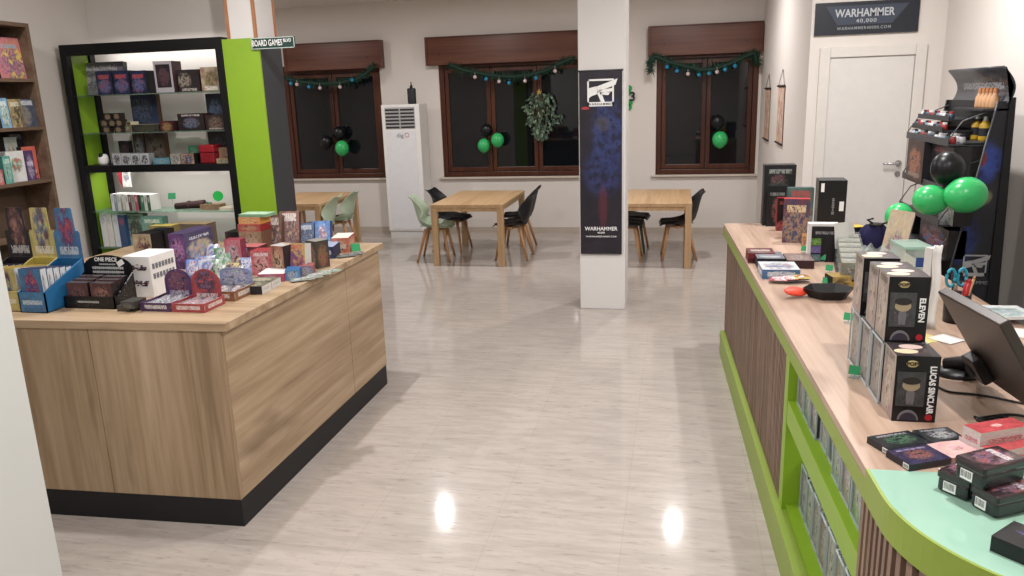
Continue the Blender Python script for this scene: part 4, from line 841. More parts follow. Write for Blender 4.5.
for k, (x0, x1, yb) in enumerate(((282, 298, 282), (291, 306, 280), (300, 315, 277), (309, 326, 274))):
    x, y, w, h = F(x0, x1, yb, yb-4, ZI); c = ('#5a6258', '#6a7268', '#7a9078', '#6f9a7a')[k]
    booster('flat %s foil pack on the bare island edge, %s from the front' % (('grey', 'silver', 'pale green', 'green')[k], ('first', 'second', 'third', 'fourth')[k]), x, y, ZI+.007+.001*k, art(185+k, c, '#8a8f88', '#c8ccc4', '#3a403a', None, rough=.22), PRINTG, rz=-.9, rx=-pi/2, w=.075, h=.13, t=.014, group='flat foil packs')
for k, (x0, x1, yb) in enumerate(((330, 342, 258), (338, 350, 256))):
    x, y, w, h = F(x0, x1, yb, yb-4, ZI)
    booster('flat dark pack at the far end of the island, %s of two' % ('nearer' if k == 0 else 'farther'), x, y, ZI+.007, art(190+k, '#4a4c4c', '#5f6262', '#8a8f8a', '#2f3232', None, rough=.25), PRINTG, rz=-.8, rx=-pi/2, w=.08, h=.13, t=.014, group='flat dark packs')
price_tag('green price tag at the far end of the island', 356, 251, ZI, h=.012, rz=.8, w=.06)
# heap of upright foil packs
R = random.Random(12); HP = [('#34508f', '#5a78b8', '#c0c0cc', '#8a3a44'), ('#a8acb8', '#8a92a8', '#4a5f98', '#8a4440'), ('#b4b6c0', '#9498a8', '#3a4f88', '#6a74a0'), ('#2c7a4c', '#a8b4a8', '#c0c8c0', '#2a5a40'), ('#9a864a', '#b8a870', '#5a342c', '#3a4478'), ('#5a6898', '#8490b8', '#c4c4cc', '#343f74')]
HN = ('blue', 'silver', 'pale grey', 'green and white', 'gold', 'light blue')
k = 0
for row, (yb, xs_, n) in enumerate(((283, (186, 226), 5), (277, (186, 246), 7), (270, (192, 250), 7), (264, (200, 250), 6))):
    for j in range(n):
        px = xs_[0]+(xs_[1]-xs_[0])*(j+.5)/n+R.uniform(-1, 1); c = HP[k % 6]; p = S(px, yb, ZI)
        booster('%s foil pack in the heap behind trays, row %s, number %s from left' % (HN[k % 6], ('one', 'two', 'three', 'four')[row], ('one', 'two', 'three', 'four', 'five', 'six', 'seven')[j]), p.x, p.y+.03, ZI+.002, art(195+k % 6, c[0], c[1], c[2], c[3], '#e4e4e4' if k % 2 else '#3a3a60', (.1, .24), (.5, .58, .36, .34), .22), PRINTG, rz=R.uniform(-.9, .9), rx=R.uniform(-.95, -.2), w=.085, h=.125, t=.026, group='heap of foil packs')
        k += 1
# ------------------------------------------------------------------ shop counter (right)
# local frame: u to the right, v away from the viewer, along the counter's customer edge
CO = Vector((.487, 1.95, 0)); CR = .0365
ct = thing('shop_counter', 'long wood-topped shop counter with lime trim and walnut slats on the right', 'counter', CO, CR)
VL, UW, ZT_ = 3.89, .93, 1.0
def loc(p):
    d = Vector(p)-CO; return Vector((d.x*cos(CR)+d.y*sin(CR), -d.x*sin(CR)+d.y*cos(CR), d.z))
MB().box(0, UW, 0, VL, ZT_-.028, ZT_).build('wood_top', TOP_OAK, ct, bevel=.002)
# curved glass corner: straight, quarter round, straight
RC = .43; SV = -.13
def outline(off=0.0, uend=1.6, n=22):
    P = [(off, 0)]; P.append((off, SV))
    for k in range(1, n+1):
        a = pi/2*k/n; P.append((RC-(RC-off)*cos(a), SV-(RC-off)*sin(a)))
    P.append((uend, SV-RC+off)); return P
def solid(o0, z0, z1, mat, name, uend=1.6):
    P = outline(o0, uend)+[(uend, -.002)]; return MB().prism(P, z0, z1).build(name, mat, ct)
solid(.008, ZT_-.008, ZT_, MINT, 'glass_top')
def ribbon(o0, o1, z0, z1, v1):
    A, B = outline(o0), outline(o1); A[0] = (o0, v1); B[0] = (o1, v1); m = MB()
    for (a, b, c, d) in zip(A, A[1:], B[1:], B):
        for zz in (z0, z1): m.face([(*q, zz) for q in (a, b, c, d)])
        m.face([(*a, z0), (*b, z0), (*b, z1), (*a, z1)]); m.face([(*d, z0), (*c, z0), (*c, z1), (*d, z1)])
    m.face([(*A[0], z0), (*B[0], z0), (*B[0], z1), (*A[0], z1)]); return m
ribbon(.0, .008, ZT_-.085, ZT_+.0005, 0).build('lime_edge', LIME_D, ct)
MB().box(0, .02, .0, VL, ZT_-.085, ZT_-.028).build('lime_edge', LIME_D, ct)
MB().box(0, UW, VL-.02, VL, ZT_-.085, ZT_-.028).build('lime_edge', LIME_D, ct)
solid(.02, ZT_-.07, ZT_-.0085, LIME, 'glass_support')
# slatted front panel on the long side, then open shelves, then the curved slatted end
V1 = loc((.47, 3.27, 0)).y
MB().box(.05, .06, V1, VL-.03, .0, ZT_-.085).build('panel_backing', SLATD, ct)
m = MB(); n = int((VL-.03-V1)/.032)
for k in range(n):
    v = V1+.002+k*(VL-.034-V1)/n; m.box(.032, .051, v, v+.019, .17, ZT_-.085)
m.build('slat_panel', SLATP, ct)
MB().box(.03, UW-.05, VL-.031, VL-.01, 0, ZT_-.085).build('end_panel', SLAT, ct)
V0 = .02
MB().box(.03, .40, V1-.07, V1, .17, ZT_-.085).build('lime_upright', LIME, ct); MB().box(.03, .40, V0, V0+.06, .17, ZT_-.085).build('lime_upright', LIME, ct)
MB().box(.40, .42, V0, V1, .0, ZT_-.085).build('shelf_back', LIME, ct)
zm = .68
MB().box(.032, .40, V0+.06, V1-.07, zm-.1, zm).build('shelf_board', LIME, ct, bevel=.002)
MB().box(.05, .40, V0+.06, V1-.07, .17, .2).build('shelf_board', LIME, ct)
MB().box(.03, .40, V0+.06, V1-.07, ZT_-.086, ZT_-.03).build('shelf_top', LIME, ct)
m = MB().box(0, .05, SV, VL, 0, .178); m.build('lime_plinth', LIME_D, ct, bevel=.002)
ribbon(.0, .03, 0, .178, SV).build('curved_plinth', LIME_D, ct)
ribbon(.05, .06, .17, ZT_-.085, V0+.06).build('curved_backing', SLATD, ct)
m = MB(); A = outline(.034); A[0] = (.034, V0+.06); seg = []; 
for a, b in zip(A, A[1:]):
    d = hypot(b[0]-a[0], b[1]-a[1]); N = max(1, int(d/.01))
    for k in range(N): seg.append(((a[0]+(b[0]-a[0])*k/N), (a[1]+(b[1]-a[1])*k/N), atan2(b[1]-a[1], b[0]-a[0])))
acc = 0
for i in range(0, len(seg)-3):
    if i and hypot(seg[i][0]-px_, seg[i][1]-py_) < .034: continue
    px_, py_, an = seg[i]
    m.cbox((px_, py_, (.17+ZT_-.085)/2), (.02, .022, ZT_-.085-.17), rz=an)
m.build('curved_slats', SLAT, ct)
# carcass behind, clerk side
MB().box(.42, UW-.05, .0, VL-.03, .02, ZT_-.03).build('carcass', plain('#8a6d58', .5), ct)

# ---- things on the open shelves: boxed figures in clear cases
figs = [('#7a3a3c', '#a06a5c'), ('#7aa05c', '#4a6a34'), ('#5a4a58', '#8a7a84'), ('#a59a90', '#c8c0b8'), ('#3a4a5c', '#2a3448'), ('#6a9a5a', '#a8b898'), ('#8a7464', '#b09a84'), ('#5a8a3c', '#94b068'), ('#b0a49c', '#7a6a64'), ('#545a4c', '#7c8474'), ('#a0524a', '#803834')]
def cased(label, p, rz, w, d, h, a_, side, group, z):
    t = thing('cased_figure_box', label, 'figure box', (p[0], p[1], z), rz, group); e = .004
    MB().box(-w/2+e, w/2-e, e, d-e, .002, h-.012, (0, 1, 1, 1, 2, 1)).build('carton', [a_, side, plain('#4a464a')], t)
    MB().box(-w/2, w/2, 0, d, 0, h).build('clear_case', CLEAR, t)
    f = MB(); r = .003
    for x in (-w/2, w/2):
        for y in (0, d): f.box(x-r, x+r, y-r, y+r, 0, h)
    for zz in (r, h-r):
        for y in (0, d): f.box(-w/2, w/2, y-r, y+r, zz-r, zz+r)
        for x in (-w/2, w/2): f.box(x-r, x+r, 0, d, zz-r, zz+r)
    f.build('case_edges', plain('#a8b2b4', .2), t); return t
def world(u, v): return (CO.x+u*cos(CR)-v*sin(CR), CO.y+u*sin(CR)+v*cos(CR))
ORD = ('first', 'second', 'third', 'fourth', 'fifth', 'sixth', 'seventh', 'eighth', 'ninth', 'tenth')
nU = 9; L_ = V1-.09-(V0+.08)
for k in range(nU):
    v = V1-.085-(k+.5)*L_/nU; c = figs[k]
    cased('clear-cased boxed figure on the upper open counter shelf, %s counted from the slatted panel' % ORD[k], world(.066 if k not in (3, 4) else .08, v), -pi/2+CR, L_/nU-.02, .12, .2 if k % 3 else .21, art(210+k, c[0], c[1], '#d0c8bc', '#3c3a3c', None, blob=(.5, .5, .3, .38), rough=.2), plain(c[0]), 'cased figures on the upper counter shelf', zm)
    cased('clear-cased boxed figure on the lower open counter shelf, %s counted from the slatted panel' % ORD[k], world(.1, v), -pi/2+CR, L_/nU-.02, .12, .2 if k % 2 else .21, art(220+k, figs[(k*3+2) % 11][0], figs[(k*3+2) % 11][1], '#c8c4bc', '#35383a', None, blob=(.5, .5, .3, .38), rough=.2), plain(figs[(k*3+2) % 11][0]), 'cased figures on the lower counter shelf', .2)

# ---- on the counter top
ZC_ = ZT_
def kbox(name, label, cat, x0, x1, yb, yt, d, front, side=None, top=None, rz=0, rx=0, group=None, z=ZC_, left=None):
    x, y, w, h = F(x0, x1, yb, yt, z); return cbx(name, label, cat, x, y, z, w, d, h, front, side, top, rz, rx, group, left)
DK = plain('#17191c', .4)
kbox('boxed_game', 'tall black boxed game with red dots at the far end of the counter', 'boxed game', 763.5, 795, 225.5, 165, .12, art(231, '#141618', '#1b1e20', '#2c4038', '#54303a', '#8a8f8c', (.86, .93), (.45, .6, .3, .24)), DK, plain('#2a2c2e'))
kbox('boxed_game', 'black boxed game standing before the tall one at the far counter end', 'boxed game', 767, 787, 226.5, 186, .06, art(232, '#16181a', '#1d2022', '#8a3a30', '#3a3a38', '#7a7f7c', (.76, .84), (.5, .4, .24, .3)), DK)
kbox('boxed_game', 'black box with red lower edge, third of the boxes at the far counter end', 'boxed game', 777, 793, 231, 198, .05, art(233, '#1a1416', '#2a1618', '#a82a2c', '#5a1c20', '#8a2a2a', (.8, .9), (.4, .1, .5, .2)), plain('#8a1c20'))
kbox('boxed_game', 'teal topped boxed game behind the red and cream one on the counter', 'boxed game', 787, 813, 238, 188, .07, art(234, '#3a5654', '#4a6a64', '#6a4a3c', '#8a9a94', '#a8302c', (.82, .95), (.5, .4, .5, .4)), plain('#2c4442'))
kbox('boxed_game', 'red boxed game with cream title band and crowded picture on the counter', 'boxed game', 783, 809, 243, 199, .07, art(235, '#6a3028', '#3c3a5a', '#a07a50', '#2c3a60', '#d8c090', (.7, .86), (.5, .36, .55, .4)), plain('#a02428'), rz=-.15)
kbox('toy', 'small tan figurine box beside the red boxed game', 'figure box', 802, 807, 246, 234, .03, art(236, '#b08048', '#c89a60', '#6a4028', '#8a5c34', None), plain('#8a6038'))
x, y, w, h = F(818, 846, 228, 180.5, ZC_)
b = cbx('boxed_game', 'tall plain black box with white sticker standing on the counter before the door', 'boxed game', x, y, ZC_, w, .2, h, plain('#141618', .35), None, plain('#3a3c3e'), left=art(237, '#3a3c3a', '#4c4c48', '#8a8a84', '#2a2a2a', None, blob=(.5, .35, .3, .3)), rz=-.06)
MB().box(-w*.42, -w*.3, -.0015, -.0005, h*.76, h*.94).build('white_sticker', PRINTW, b); MB().box(w*.26, w*.42, -.0015, -.0005, h*.36, h*.56).build('white_sticker', PRINTW, b)
m = MB(); R = random.Random(2)
for k in range(10): m.cbox((w*.04, -.001, h*(.3+.035*k)), (w*R.uniform(.05, .1), .001, h*.02))
m.build('lettering', GREY, b)
x, y, w, h = F(808, 838, 262, 224, ZC_); t = thing('framed_box', 'white framed dark box with green and purple pictures on the counter', 'boxed game', (x, y, ZC_), -.05); e = w*.11
MB().box(-w/2, w/2, .004, .07, 0, h).build('carton', plain('#d8d6d4'), t)
MB().box(-w/2+e, w/2, 0, .0045, 0, h-e*.8).build('dark_front', art(238, '#1d1a20', '#262228', '#28222c', '#1a181c', '#9a989c', (.78, .86), (.5, .5, .01, .01)), t)
m = MB().box(-w/2+e, -w*.06, -.002, 0, h*.44, h*.62, 0).box(-w/2+e, -w*.06, -.002, 0, h*.24, h*.42, 1).box(-w/2+e, -w*.06, -.002, 0, h*.03, h*.2, 2)
m.build('picture_squares', [art(239, '#2c4a24', '#6aa03a', '#8ab84a', '#20301c', None), art(240, '#4a3a78', '#6a58a0', '#3a2c60', '#8a78b8', None), art(241, '#3a5a64', '#5a8088', '#8aa8a8', '#2a3c44', None)], t)
# row of clear card boxes on a dark rack
pa, pb = S(838, 287, ZC_), S(833, 258, ZC_); dirv = (pb-pa); an = atan2(dirv.y, dirv.x)-pi/2; Ln = dirv.length
t = thing('card_rack', 'dark stepped rack holding clear card boxes on the counter', 'display rack', pa, an); rw = .13
MB().prism([(0, 0), (Ln, 0), (Ln, .065), (0, .03)], 0, rw, 0, 'YZ').build('rack_base', plain('#1c1c1e', .4), t)
MB().box(-.002, rw+.002, -.004, 0, .0, .03).build('yellow_label', plain('#b8962c', .5), t)
for k in range(6):
    yy = .01+k*(Ln-.03)/6; q = pa+Vector((cos(an)*rw/2-sin(an)*yy, sin(an)*rw/2+cos(an)*yy, .03+.035*(yy+.04)/Ln+.002))
    o = thing('card_box', 'clear plastic card box with pale cards in the dark rack, %s from the front' % ORD[k], 'card box', q, an, 'clear card boxes in the rack'); cw = rw-.01; dd = (Ln-.03)/6-.004
    MB().box(-cw/2, cw/2, 0, dd, 0, .095).build('clear_box', CLEAR, o); MB().box(-cw/2+.006, cw/2-.006, .004, dd-.004, .003, .085).build('cards', art(242+k, '#a8a290', '#8a8474', '#5a564c', '#b8b4a8', None, blob=(.5, .5, .3, .3)), o)
p = S(847, 262, ZC_); 
for k in range(3):
    q = D(843+5*k, 238+k, pa.y+Ln*.75+.02*k); t = tag(MB().box(-.045, .045, 0, .002, 0, .14).build('paper_card', plain('#dad9d6', .6), None, (q.x, q.y, pa.z+.09), .5+.15*k, 0, -.15-.06*k), 'white paper card sticking up behind the clear card boxes, %s of three' % ('left', 'middle', 'right')[k], 'paper', 'white paper cards')
kbox('boxed_game', 'black and yellow box on the counter behind the clear card boxes', 'boxed game', 851, 866, 258, 227, .08, art(250, '#1e1e20', '#2a2a2c', '#5a5a5c', '#232325', '#8a8a8c', (.55, .75)), plain('#b89c2c'), rz=.3)
# navy dice bag and cream card
x, y, w, h = F(863, 889, 262, 222, ZC_); t = thing('dice_bag', 'dark blue drawstring cloth bag standing on the counter', 'bag', (x, y+.05, ZC_))
MB().grid(lambda u, v: ((.085+.012*sin(7*u*2*pi)*v+.01*sin(u*6*pi))*(sin(pi*min(1, .12+v*.8))**.55)*cos(2*pi*u), (.06)*(sin(pi*min(1, .12+v*.8))**.55)*sin(2*pi*u), h*.9*v), 42, 14).build('cloth', plain('#16143f', .85), t)
m = MB().tube([(.03*cos(a), -.02+.025*sin(a), h*.92) for a in [k*pi/5 for k in range(11)]], .008, 8); m.tube([(.02, -.03, h*.92), (.07, -.04, h*1.02), (.09, -.03, h*.9)], .006, 8).tube([(-.01, -.03, h*.92), (-.05, -.04, h*1.05), (-.02, -.04, h*1.08)], .006, 8)
m.build('drawstring', plain('#23211f', .6), t)
x, y, w, h = F(886, 904, 266, 212, ZC_); t = tag(MB().box(-.06, .06, 0, .004, 0, h, 0).build('greeting_card', art(251, '#cbb898', '#d4c4a6', '#6a4a8a', '#cbb898', None, blob=(.5, .28, .36, .3), rough=.6), None, (x-.0, y+.06, ZC_), -.1, 0, -.06, .16), 'cream card with purple drawing standing behind the blue bag', 'card')
p = D(899, 215, y+.25)
# clear organiser, wrapped things, white bag
x, y, w, h = F(903, 931, 305, 247, ZC_); t = thing('plastic_organizer', 'clear pale green plastic organiser box on the counter behind the boxed figures', 'organiser', (x, y, ZC_), .1)
MB().box(-w/2, w/2, 0, .18, 0, h*.96).build('clear_body', CLEARB, t); MB().box(-w/2-.004, w/2+.004, -.004, .184, h*.95, h).build('mint_lid', mk_clear('mint_plastic', '#cfe2d8', .25, .25), t)
m = MB()
for k in (1, 2): m.box(-w/2, w/2, -.003, .0, h*k/3-.004, h*k/3+.004)
m.build('drawer_edge', plain('#b5cfc4', .3), t); MB().box(-w*.1, w*.28, -.005, -.003, h*.66, h*.82).build('blue_label', plain('#28427a', .5), t)
x, y, w, h = F(870, 897, 280, 252, ZC_); R = random.Random(4)
m = MB(); m.grid(lambda u, v: ((.1+.02*sin(u*11*pi)*v+.012*sin(5*v+9*u))*(1-.25*v)*cos(2*pi*u), .07*(1-.2*v)*sin(2*pi*u)+.01*sin(9*u+6*v), h*v*(1+.12*sin(u*14*pi)*v)), 40, 8)
tag(m.build('wrapping_bag', CLEARB, None, (x, y+.1, ZC_)), 'crumpled clear plastic bag behind the upper row of boxed figures', 'bag')
x, y, w, h = F(934, 945, 333, 248, ZC_); m = MB(); m.grid(lambda u, v: ((u-.5)*w*(1.1-.1*v), .012*sin(u*7)+.006*sin(9*v), h*v-.02*(1-v)*0), 6, 10)
t = thing('paper_bag', 'narrow white paper bag standing upright left of the pen cup', 'bag', (x, y+.05, ZC_), .5)
m.build('front_sheet', plain('#d0cecb', .6), t, solid=.002); MB().box(-w*.5, w*.5, .015, .05, 0, h*.96).build('body', plain('#c5c3c0', .6), t)
# pen cup with pens, scissors and marker
x, y, w, h = F(945, 966, 330, 292, ZC_); pcx, pcy = D(956, 312, 3.35).x, 3.35
t = thing('pen_cup', 'black pen cup beside the monitor on the counter', 'pen cup', (pcx, pcy, ZC_)); MB().lathe([(0, .004), (.042, .004), (.042, 0), (.046, 0), (.05, .12), (.046, .12), (.042, .008), (0, .008)], n=20).build('cup', plain('#151517', .35), t)
def pen(label, dx, dy, lean_, c, L=.17, r=.006, name='pen'):
    tag(MB().tube([(dx*.3, dy*.3, .012), (dx, dy, L)], r, 8).tube([(dx, dy, L), (dx*1.06, dy*1.06, L+.012)], [r, r*.5], 8).build(name, plain(c, .35), None, (pcx, pcy, ZC_)), label, 'pen', 'pens in the black cup')
pen('thick red marker in the black pen cup', .03, -.01, 0, '#a81c24', .17, .013, 'marker_pen'); pen('tan wooden pencil in the black pen cup', .052, .0, 0, '#b08a60', .18, .006, 'pencil'); pen('black pen in the black pen cup', -.02, .02, 0, '#202024', .2)
t = thing('scissors', 'scissors with teal handles standing in the black pen cup', 'scissors', (pcx-.012, pcy, ZC_+.015), .3)
for s in (-1, 1): MB().tube([(s*.012+.024*cos(a)*.8+s*.012, 0, .17+.036*sin(a)) for a in [k*pi/8 for k in range(17)]], .006, 8).build('handle', plain('#2a8fa8', .4), t)
MB().cbox((0, 0, .07), (.016, .004, .14)).build('blade', STEEL, t)
# pop boxes
def pop_box(label, word, x, y, z, w, d, h, group, cased_=False, fig='#8a7a6a', rz=0.0, lettered=True):
    t = thing('boxed_figure', label, 'figure box', (x, y, z), rz, group); b = .004
    win = art(260+int(abs(hash2(label))) % 3, '#3a3a3c', '#4a4a4b', '#4a4846', '#343436', None, blob=(.45, .4, .3, .3))
    MB().box(-w/2, w/2, .002, d, 0, h, (0, 1, 2, 2, 3, 1)).build('carton', [plain('#171518', .35), plain('#1d1a1c'), art(265+int(abs(hash2(label))) % 3, '#8a7a70', '#a8988c', '#c8b8a8', '#5a4a44', '#3a3030', (.86, .96), (.5, .45, .3, .36)), art(268, '#2c2729', '#3a3336', '#5a4e50', '#262124', None)], t)
    MB().box(-w*.44, w*.2, 0, .0025, h*.24, h*.76).build('window', win, t)
    el = lambda cx, cz, rx_, rz_: [(w*cx+w*rx_*cos(a), h*cz+h*rz_*sin(a)) for a in [pi*k/9 for k in range(18)]]
    if word: MB().prism(el(-.12, .56, .2, .085), -.0012, .002, 0, 'XZ').prism([(-w*.2, h*.27), (-w*.13, h*.27), (-w*.12, h*.33), (-w*.11, h*.27), (-w*.04, h*.27), (-w*.02, h*.42), (-w*.05, h*.5), (-w*.19, h*.5), (-w*.22, h*.42)], -.001, .002, 1, 'XZ').prism(el(-.12, .63, .21, .055), -.0018, .001, 2, 'XZ').build('figurine', [plain('#a39478', .5), plain('#6a676c', .6), plain('#2a2624', .6)], t)
    MB().lathe([(0, 0), (w*.14, 0), (w*.14, .0015), (0, .0015)], (-w*.13, -.001, h*.885), axis='Y', n=18, sy=.62).build('oval_badge', plain('#c8b888', .4), t)
    text('POP!', w*.13, plain('#3a2a1c'), t, (-w*.13, -.0022, h*.885), bold=.03)
    MB().lathe([(0, 0), (w*.085, 0), (w*.085, .0015), (0, .0015)], (w*.34, -.0005, h*.08), axis='Y', n=16).build('red_seal', plain('#a82430', .4), t)
    m = MB().prism([(w*(-.13+.24*cos(a)), h*.03+h*.15*sin(a)) for a in [pi*k/10 for k in range(11)]], -.0008, .002, 0, 'XZ'); m.build('portrait_arch', plain('#6f6a70', .4), t)
    m = MB().prism([(w*(-.13+.2*cos(a)), h*.03+h*.115*sin(a)) for a in [pi*k/10 for k in range(11)]], -.0012, .002, 0, 'XZ'); m.build('portrait_ground', plain('#2c2a38', .4), t)
    if word: text(word, w*.2, PRINTW, t, (w*.34, -.001, h*.5), (pi/2, pi/2, 0), bold=.03, sx=.98 if len(word) < 8 else .82)
    for k in range(2): MB().lathe([(0, 0), (.026, 0), (.026, .001), (0, .001)], (w*(.0 if k else -.2), d*(.35+.35*k), h), n=18, sx=1.25, sy=.8).build('round_sticker', [plain('#d8c8a8', .4), plain('#d0b8b0', .4)][k], t)
    if cased_:
        MB().box(-w/2-.006, w/2+.006, -.004, d+.004, .0, h+.008).build('clear_case', CLEAR, t); f = MB(); r = .0025
        for xx in (-w/2-.006, w/2+.006):
            for yy in (-.004, d+.004): f.box(xx-r, xx+r, yy-r, yy+r, 0, h+.008)
            for zz in (r, h+.008-r): f.box(xx-r, xx+r, -.004, d+.004, zz-r, zz+r)
        for zz in (r, h+.008-r):
            for yy in (-.004, d+.004): f.box(-w/2-.006, w/2+.006, yy-r, yy+r, zz-r, zz+r)
        f.build('case_edges', plain('#b8c0c4', .2), t)
    return t
def hash2(s): return sum(ord(c)*(i+3) for i, c in enumerate(s))
PH = .2; lx = .683
pop_box('black boxed figure lettered LUCAS SINCLAIR, front of the lower row on the counter', 'LUCAS SINCLAIR', lx, 2.272, ZC_, .117, .125, PH, 'boxed figures on the counter')
for k in range(3):
    pop_box('clear-cased boxed figure in the lower row on the counter, %s behind the lettered front box' % ('directly', 'second', 'farthest')[k], None, lx-.002-.002*k, 2.41+.143*k, ZC_, .112, .125, PH-.012, 'boxed figures on the counter', True)
zu = ZC_+PH+.001
pop_box('black boxed figure lettered ELEVEN, front of the upper row on the counter', 'ELEVEN', .677, 2.4, zu, .113, .12, .2, 'boxed figures on the counter')
for k in range(2):
    pop_box('black boxed figure in the upper row on the counter, %s behind the lettered front box' % ('directly', 'farthest')[k], None, (.676, .668)[k], (2.523, 2.69)[k], zu, .112, .12, .195, 'boxed figures on the counter')
# flat goods at the far customer edge
def kflat(name, label, cat, p, q, r, z, h, top, side): return flat(name, label, cat, Q(p, q, r, z), z, h, top, side)
DB = plain('#2c1a1a')
kflat('boxed_game', 'lower dark red flat box near the far customer edge of the counter', 'boxed game', (748, 263), (776, 263.3), (747, 257), ZC_, .028, art(280, '#5a2020', '#6f2c2c', '#8a6a60', '#3a1818', None), plain('#5a1f22'))
kflat('boxed_game', 'upper dark red flat box stacked near the far customer edge of the counter', 'boxed game', (748, 258.5), (775, 258.8), (747, 253), ZC_+.029, .03, art(281, '#6a2226', '#4a2a2c', '#8a7a74', '#3a1c20', '#c0a8a0', (.4, .7)), plain('#6f2428'))
kflat('boxed_game', 'grey board box with black side lying before the dark red boxes', 'boxed game', (757, 268.3), (785, 268.6), (755, 261), ZC_, .055, art(282, '#5a5f68', '#6c727c', '#8a9098', '#464a54', '#b8bcc0', (.2, .35)), plain('#1f1f26'))
kflat('boxed_game', 'dark brown flat box with pale lid right of the grey board box', 'boxed game', (787, 268.5), (814, 268.9), (784, 261), ZC_, .045, art(283, '#6a5450', '#7c6660', '#a0908a', '#4a3634', None), plain('#341e20'))
kflat('boxed_game', 'blue edged white flat box on the counter', 'boxed game', (762, 279), (800, 279.4), (758, 270.5), ZC_, .05, art(284, '#b0b4b8', '#c4c6c8', '#6a90a8', '#a8605a', '#3a5a80', (.3, .5)), art(285, '#2a5a8a', '#356a9a', '#c8d0d8', '#24507c', '#d8dce0', (.3, .75)))
for k in range(3):
    a = (772+k*11, 285-.2*k); p = S(a[0], a[1], ZC_); p2 = S(a[0]+16, a[1]-.4, ZC_)
    booster(('dark red foil pack lying before the blue edged box, %s' % ('left', 'middle', 'right of the three')[k]), (p.x+p2.x)/2, p.y+.02, ZC_+.0155+.004*k, art(286, '#8a1c28', '#a02834', '#d8c0c0', '#5a1420', '#d8c8c8', (.3, .6), (.5, .2, .3, .2), .2) if k < 2 else art(287, '#b0942c', '#c8ac44', '#8a1c28', '#8a6c20', None, rough=.2), PRINTG, rz=.06*k-.04, rx=-pi/2, w=.1, h=.075, t=.03, group='dark red foil packs')
# black dice tray
c = S(828, 297, ZC_); t = thing('dice_tray', 'black hexagonal dice tray with green and white lettering on the counter', 'tray', c, .1); m = MB()
hx = [(.115*cos(k*pi/3), .1*sin(k*pi/3)) for k in range(6)]; hb = [(.085*cos(k*pi/3), .074*sin(k*pi/3)) for k in range(6)]
m.face([(*q, .003) for q in hb], 0); m.face([(*q, 0) for q in hb][::-1], 0)
for k in range(6):
    a, b = hb[k], hb[(k+1) % 6]; A, B = hx[k], hx[(k+1) % 6]; m.face([(*a, .003), (*b, .003), (*B, .045), (*A, .045)]); m.face([(*a, 0), (*b, 0), (B[0]*1.02, B[1]*1.02, .045), (A[0]*1.02, A[1]*1.02, .045)]); m.face([(*A, .045), (*B, .045), (B[0]*1.02, B[1]*1.02, .045), (A[0]*1.02, A[1]*1.02, .045)])
m.build('tray', plain('#121214', .5), t)
m = MB().cbox((-.03, .01, .0045), (.03, .014, .002), rz=.2).cbox((.01, .015, .0045), (.034, .014, .002), rz=.2); m.build('white_lettering', PRINTW, t)
MB().cbox((.05, .01, .0045), (.04, .03, .002), rz=.3).build('green_print', plain('#3a6a34', .5), t)
p = S(795, 297, ZC_); t = thing('orange_opener', 'orange oval plastic tag beside the black dice tray', 'tag', p+Vector((0, 0, .022)), .5, None, .42, .1); MB().lathe([(0, 0), (.05, 0), (.054, .006), (.05, .012), (0, .012)], n=24, sx=1.15, sy=.6).build('oval', plain('#d8452c', .5), t)
MB().lathe([(.0, .0121), (.008, .0121), (.008, .0135), (0, .0135)], (.045, 0, 0), n=12).build('hole', plain('#3a1a14'), t)
kbox('boxed_game', 'gold and black flat box behind the dice tray', 'boxed game', 832, 852, 289, 277, .1, art(290, '#8a6f28', '#a88a38', '#2a2420', '#6a5420', None), BLACK, plain('#8a7030'), rz=.2)
for (px, py, lb) in ((804, 253, 'green price tag near the clear card boxes, farthest of the counter row'), (822, 262, 'green price tag left of the dark card rack'), (829, 273, 'green price tag right before the dark card rack'), (826, 286, 'small green price tag behind the dice tray'), (848, 323, 'green price tag beside the cased boxed figures, upper'), (854, 378, 'green price tag beside the cased boxed figures, nearest the viewer')):
    big = py > 300; price_tag(lb, px, py, ZC_, h=.016, rz=-.4, w=.036 if big else .036)
# flat dark games near the glass
q = [((869, 440), (913.5, 433.5), (0, 0)),]
zf = ZC_; hf = .019
def fl4(label, p, q_, r, a_, side, z=zf, h=hf, name='boxed_game'): return flat(name, label, 'boxed game', Q(p, q_, r, z), z, h, a_, side)
# measured on the top faces, so lower them onto the counter
def topQ(p, q, r, z, h): return Q(p, q, r, z+h)
def fl5(label, p, q_, r, a_, side, z=zf, h=hf): return flat('boxed_game', label, 'boxed game', topQ(p, q_, r, z, h), z, h, a_, side)
bar = lambda s, a, b: art(s, a, b, '#3a6a4a' if s == 300 else '#a8a8ac', '#1c1e22', '#8a8a90', (.8, .92), (.55, .5, .34, .3), .25)
fl5('flat black box with green ring, far left of four beside the glass top', (889, 449.5), (931, 442.8), (869.2, 436.2), bar(300, '#1c2024', '#25292e'), plain('#1f2226', .3))
fl5('flat black box with white emblem, far right of four beside the glass top', (931.9, 442.6), (968, 439), (914, 430), bar(301, '#22252a', '#2c3036'), plain('#23262b', .3))
fl5('flat dark purple box with orange print, near left of four beside the glass top', (910.3, 464.8), (951.5, 458.2), (889.3, 449.8), art(302, '#2a2440', '#352e50', '#8a4a34', '#241f38', '#8a7a9a', (.8, .9), (.5, .5, .3, .3), .25), plain('#1f1c28', .3))
fl5('flat pink box, near right of four beside the glass top', (952.3, 458), (991, 450.5), (931, 443.5), art(303, '#c89a98', '#d4aaa6', '#8a3a34', '#c89a98', None, blob=(.45, .5, .14, .16), rough=.3), plain('#a87a78', .3))
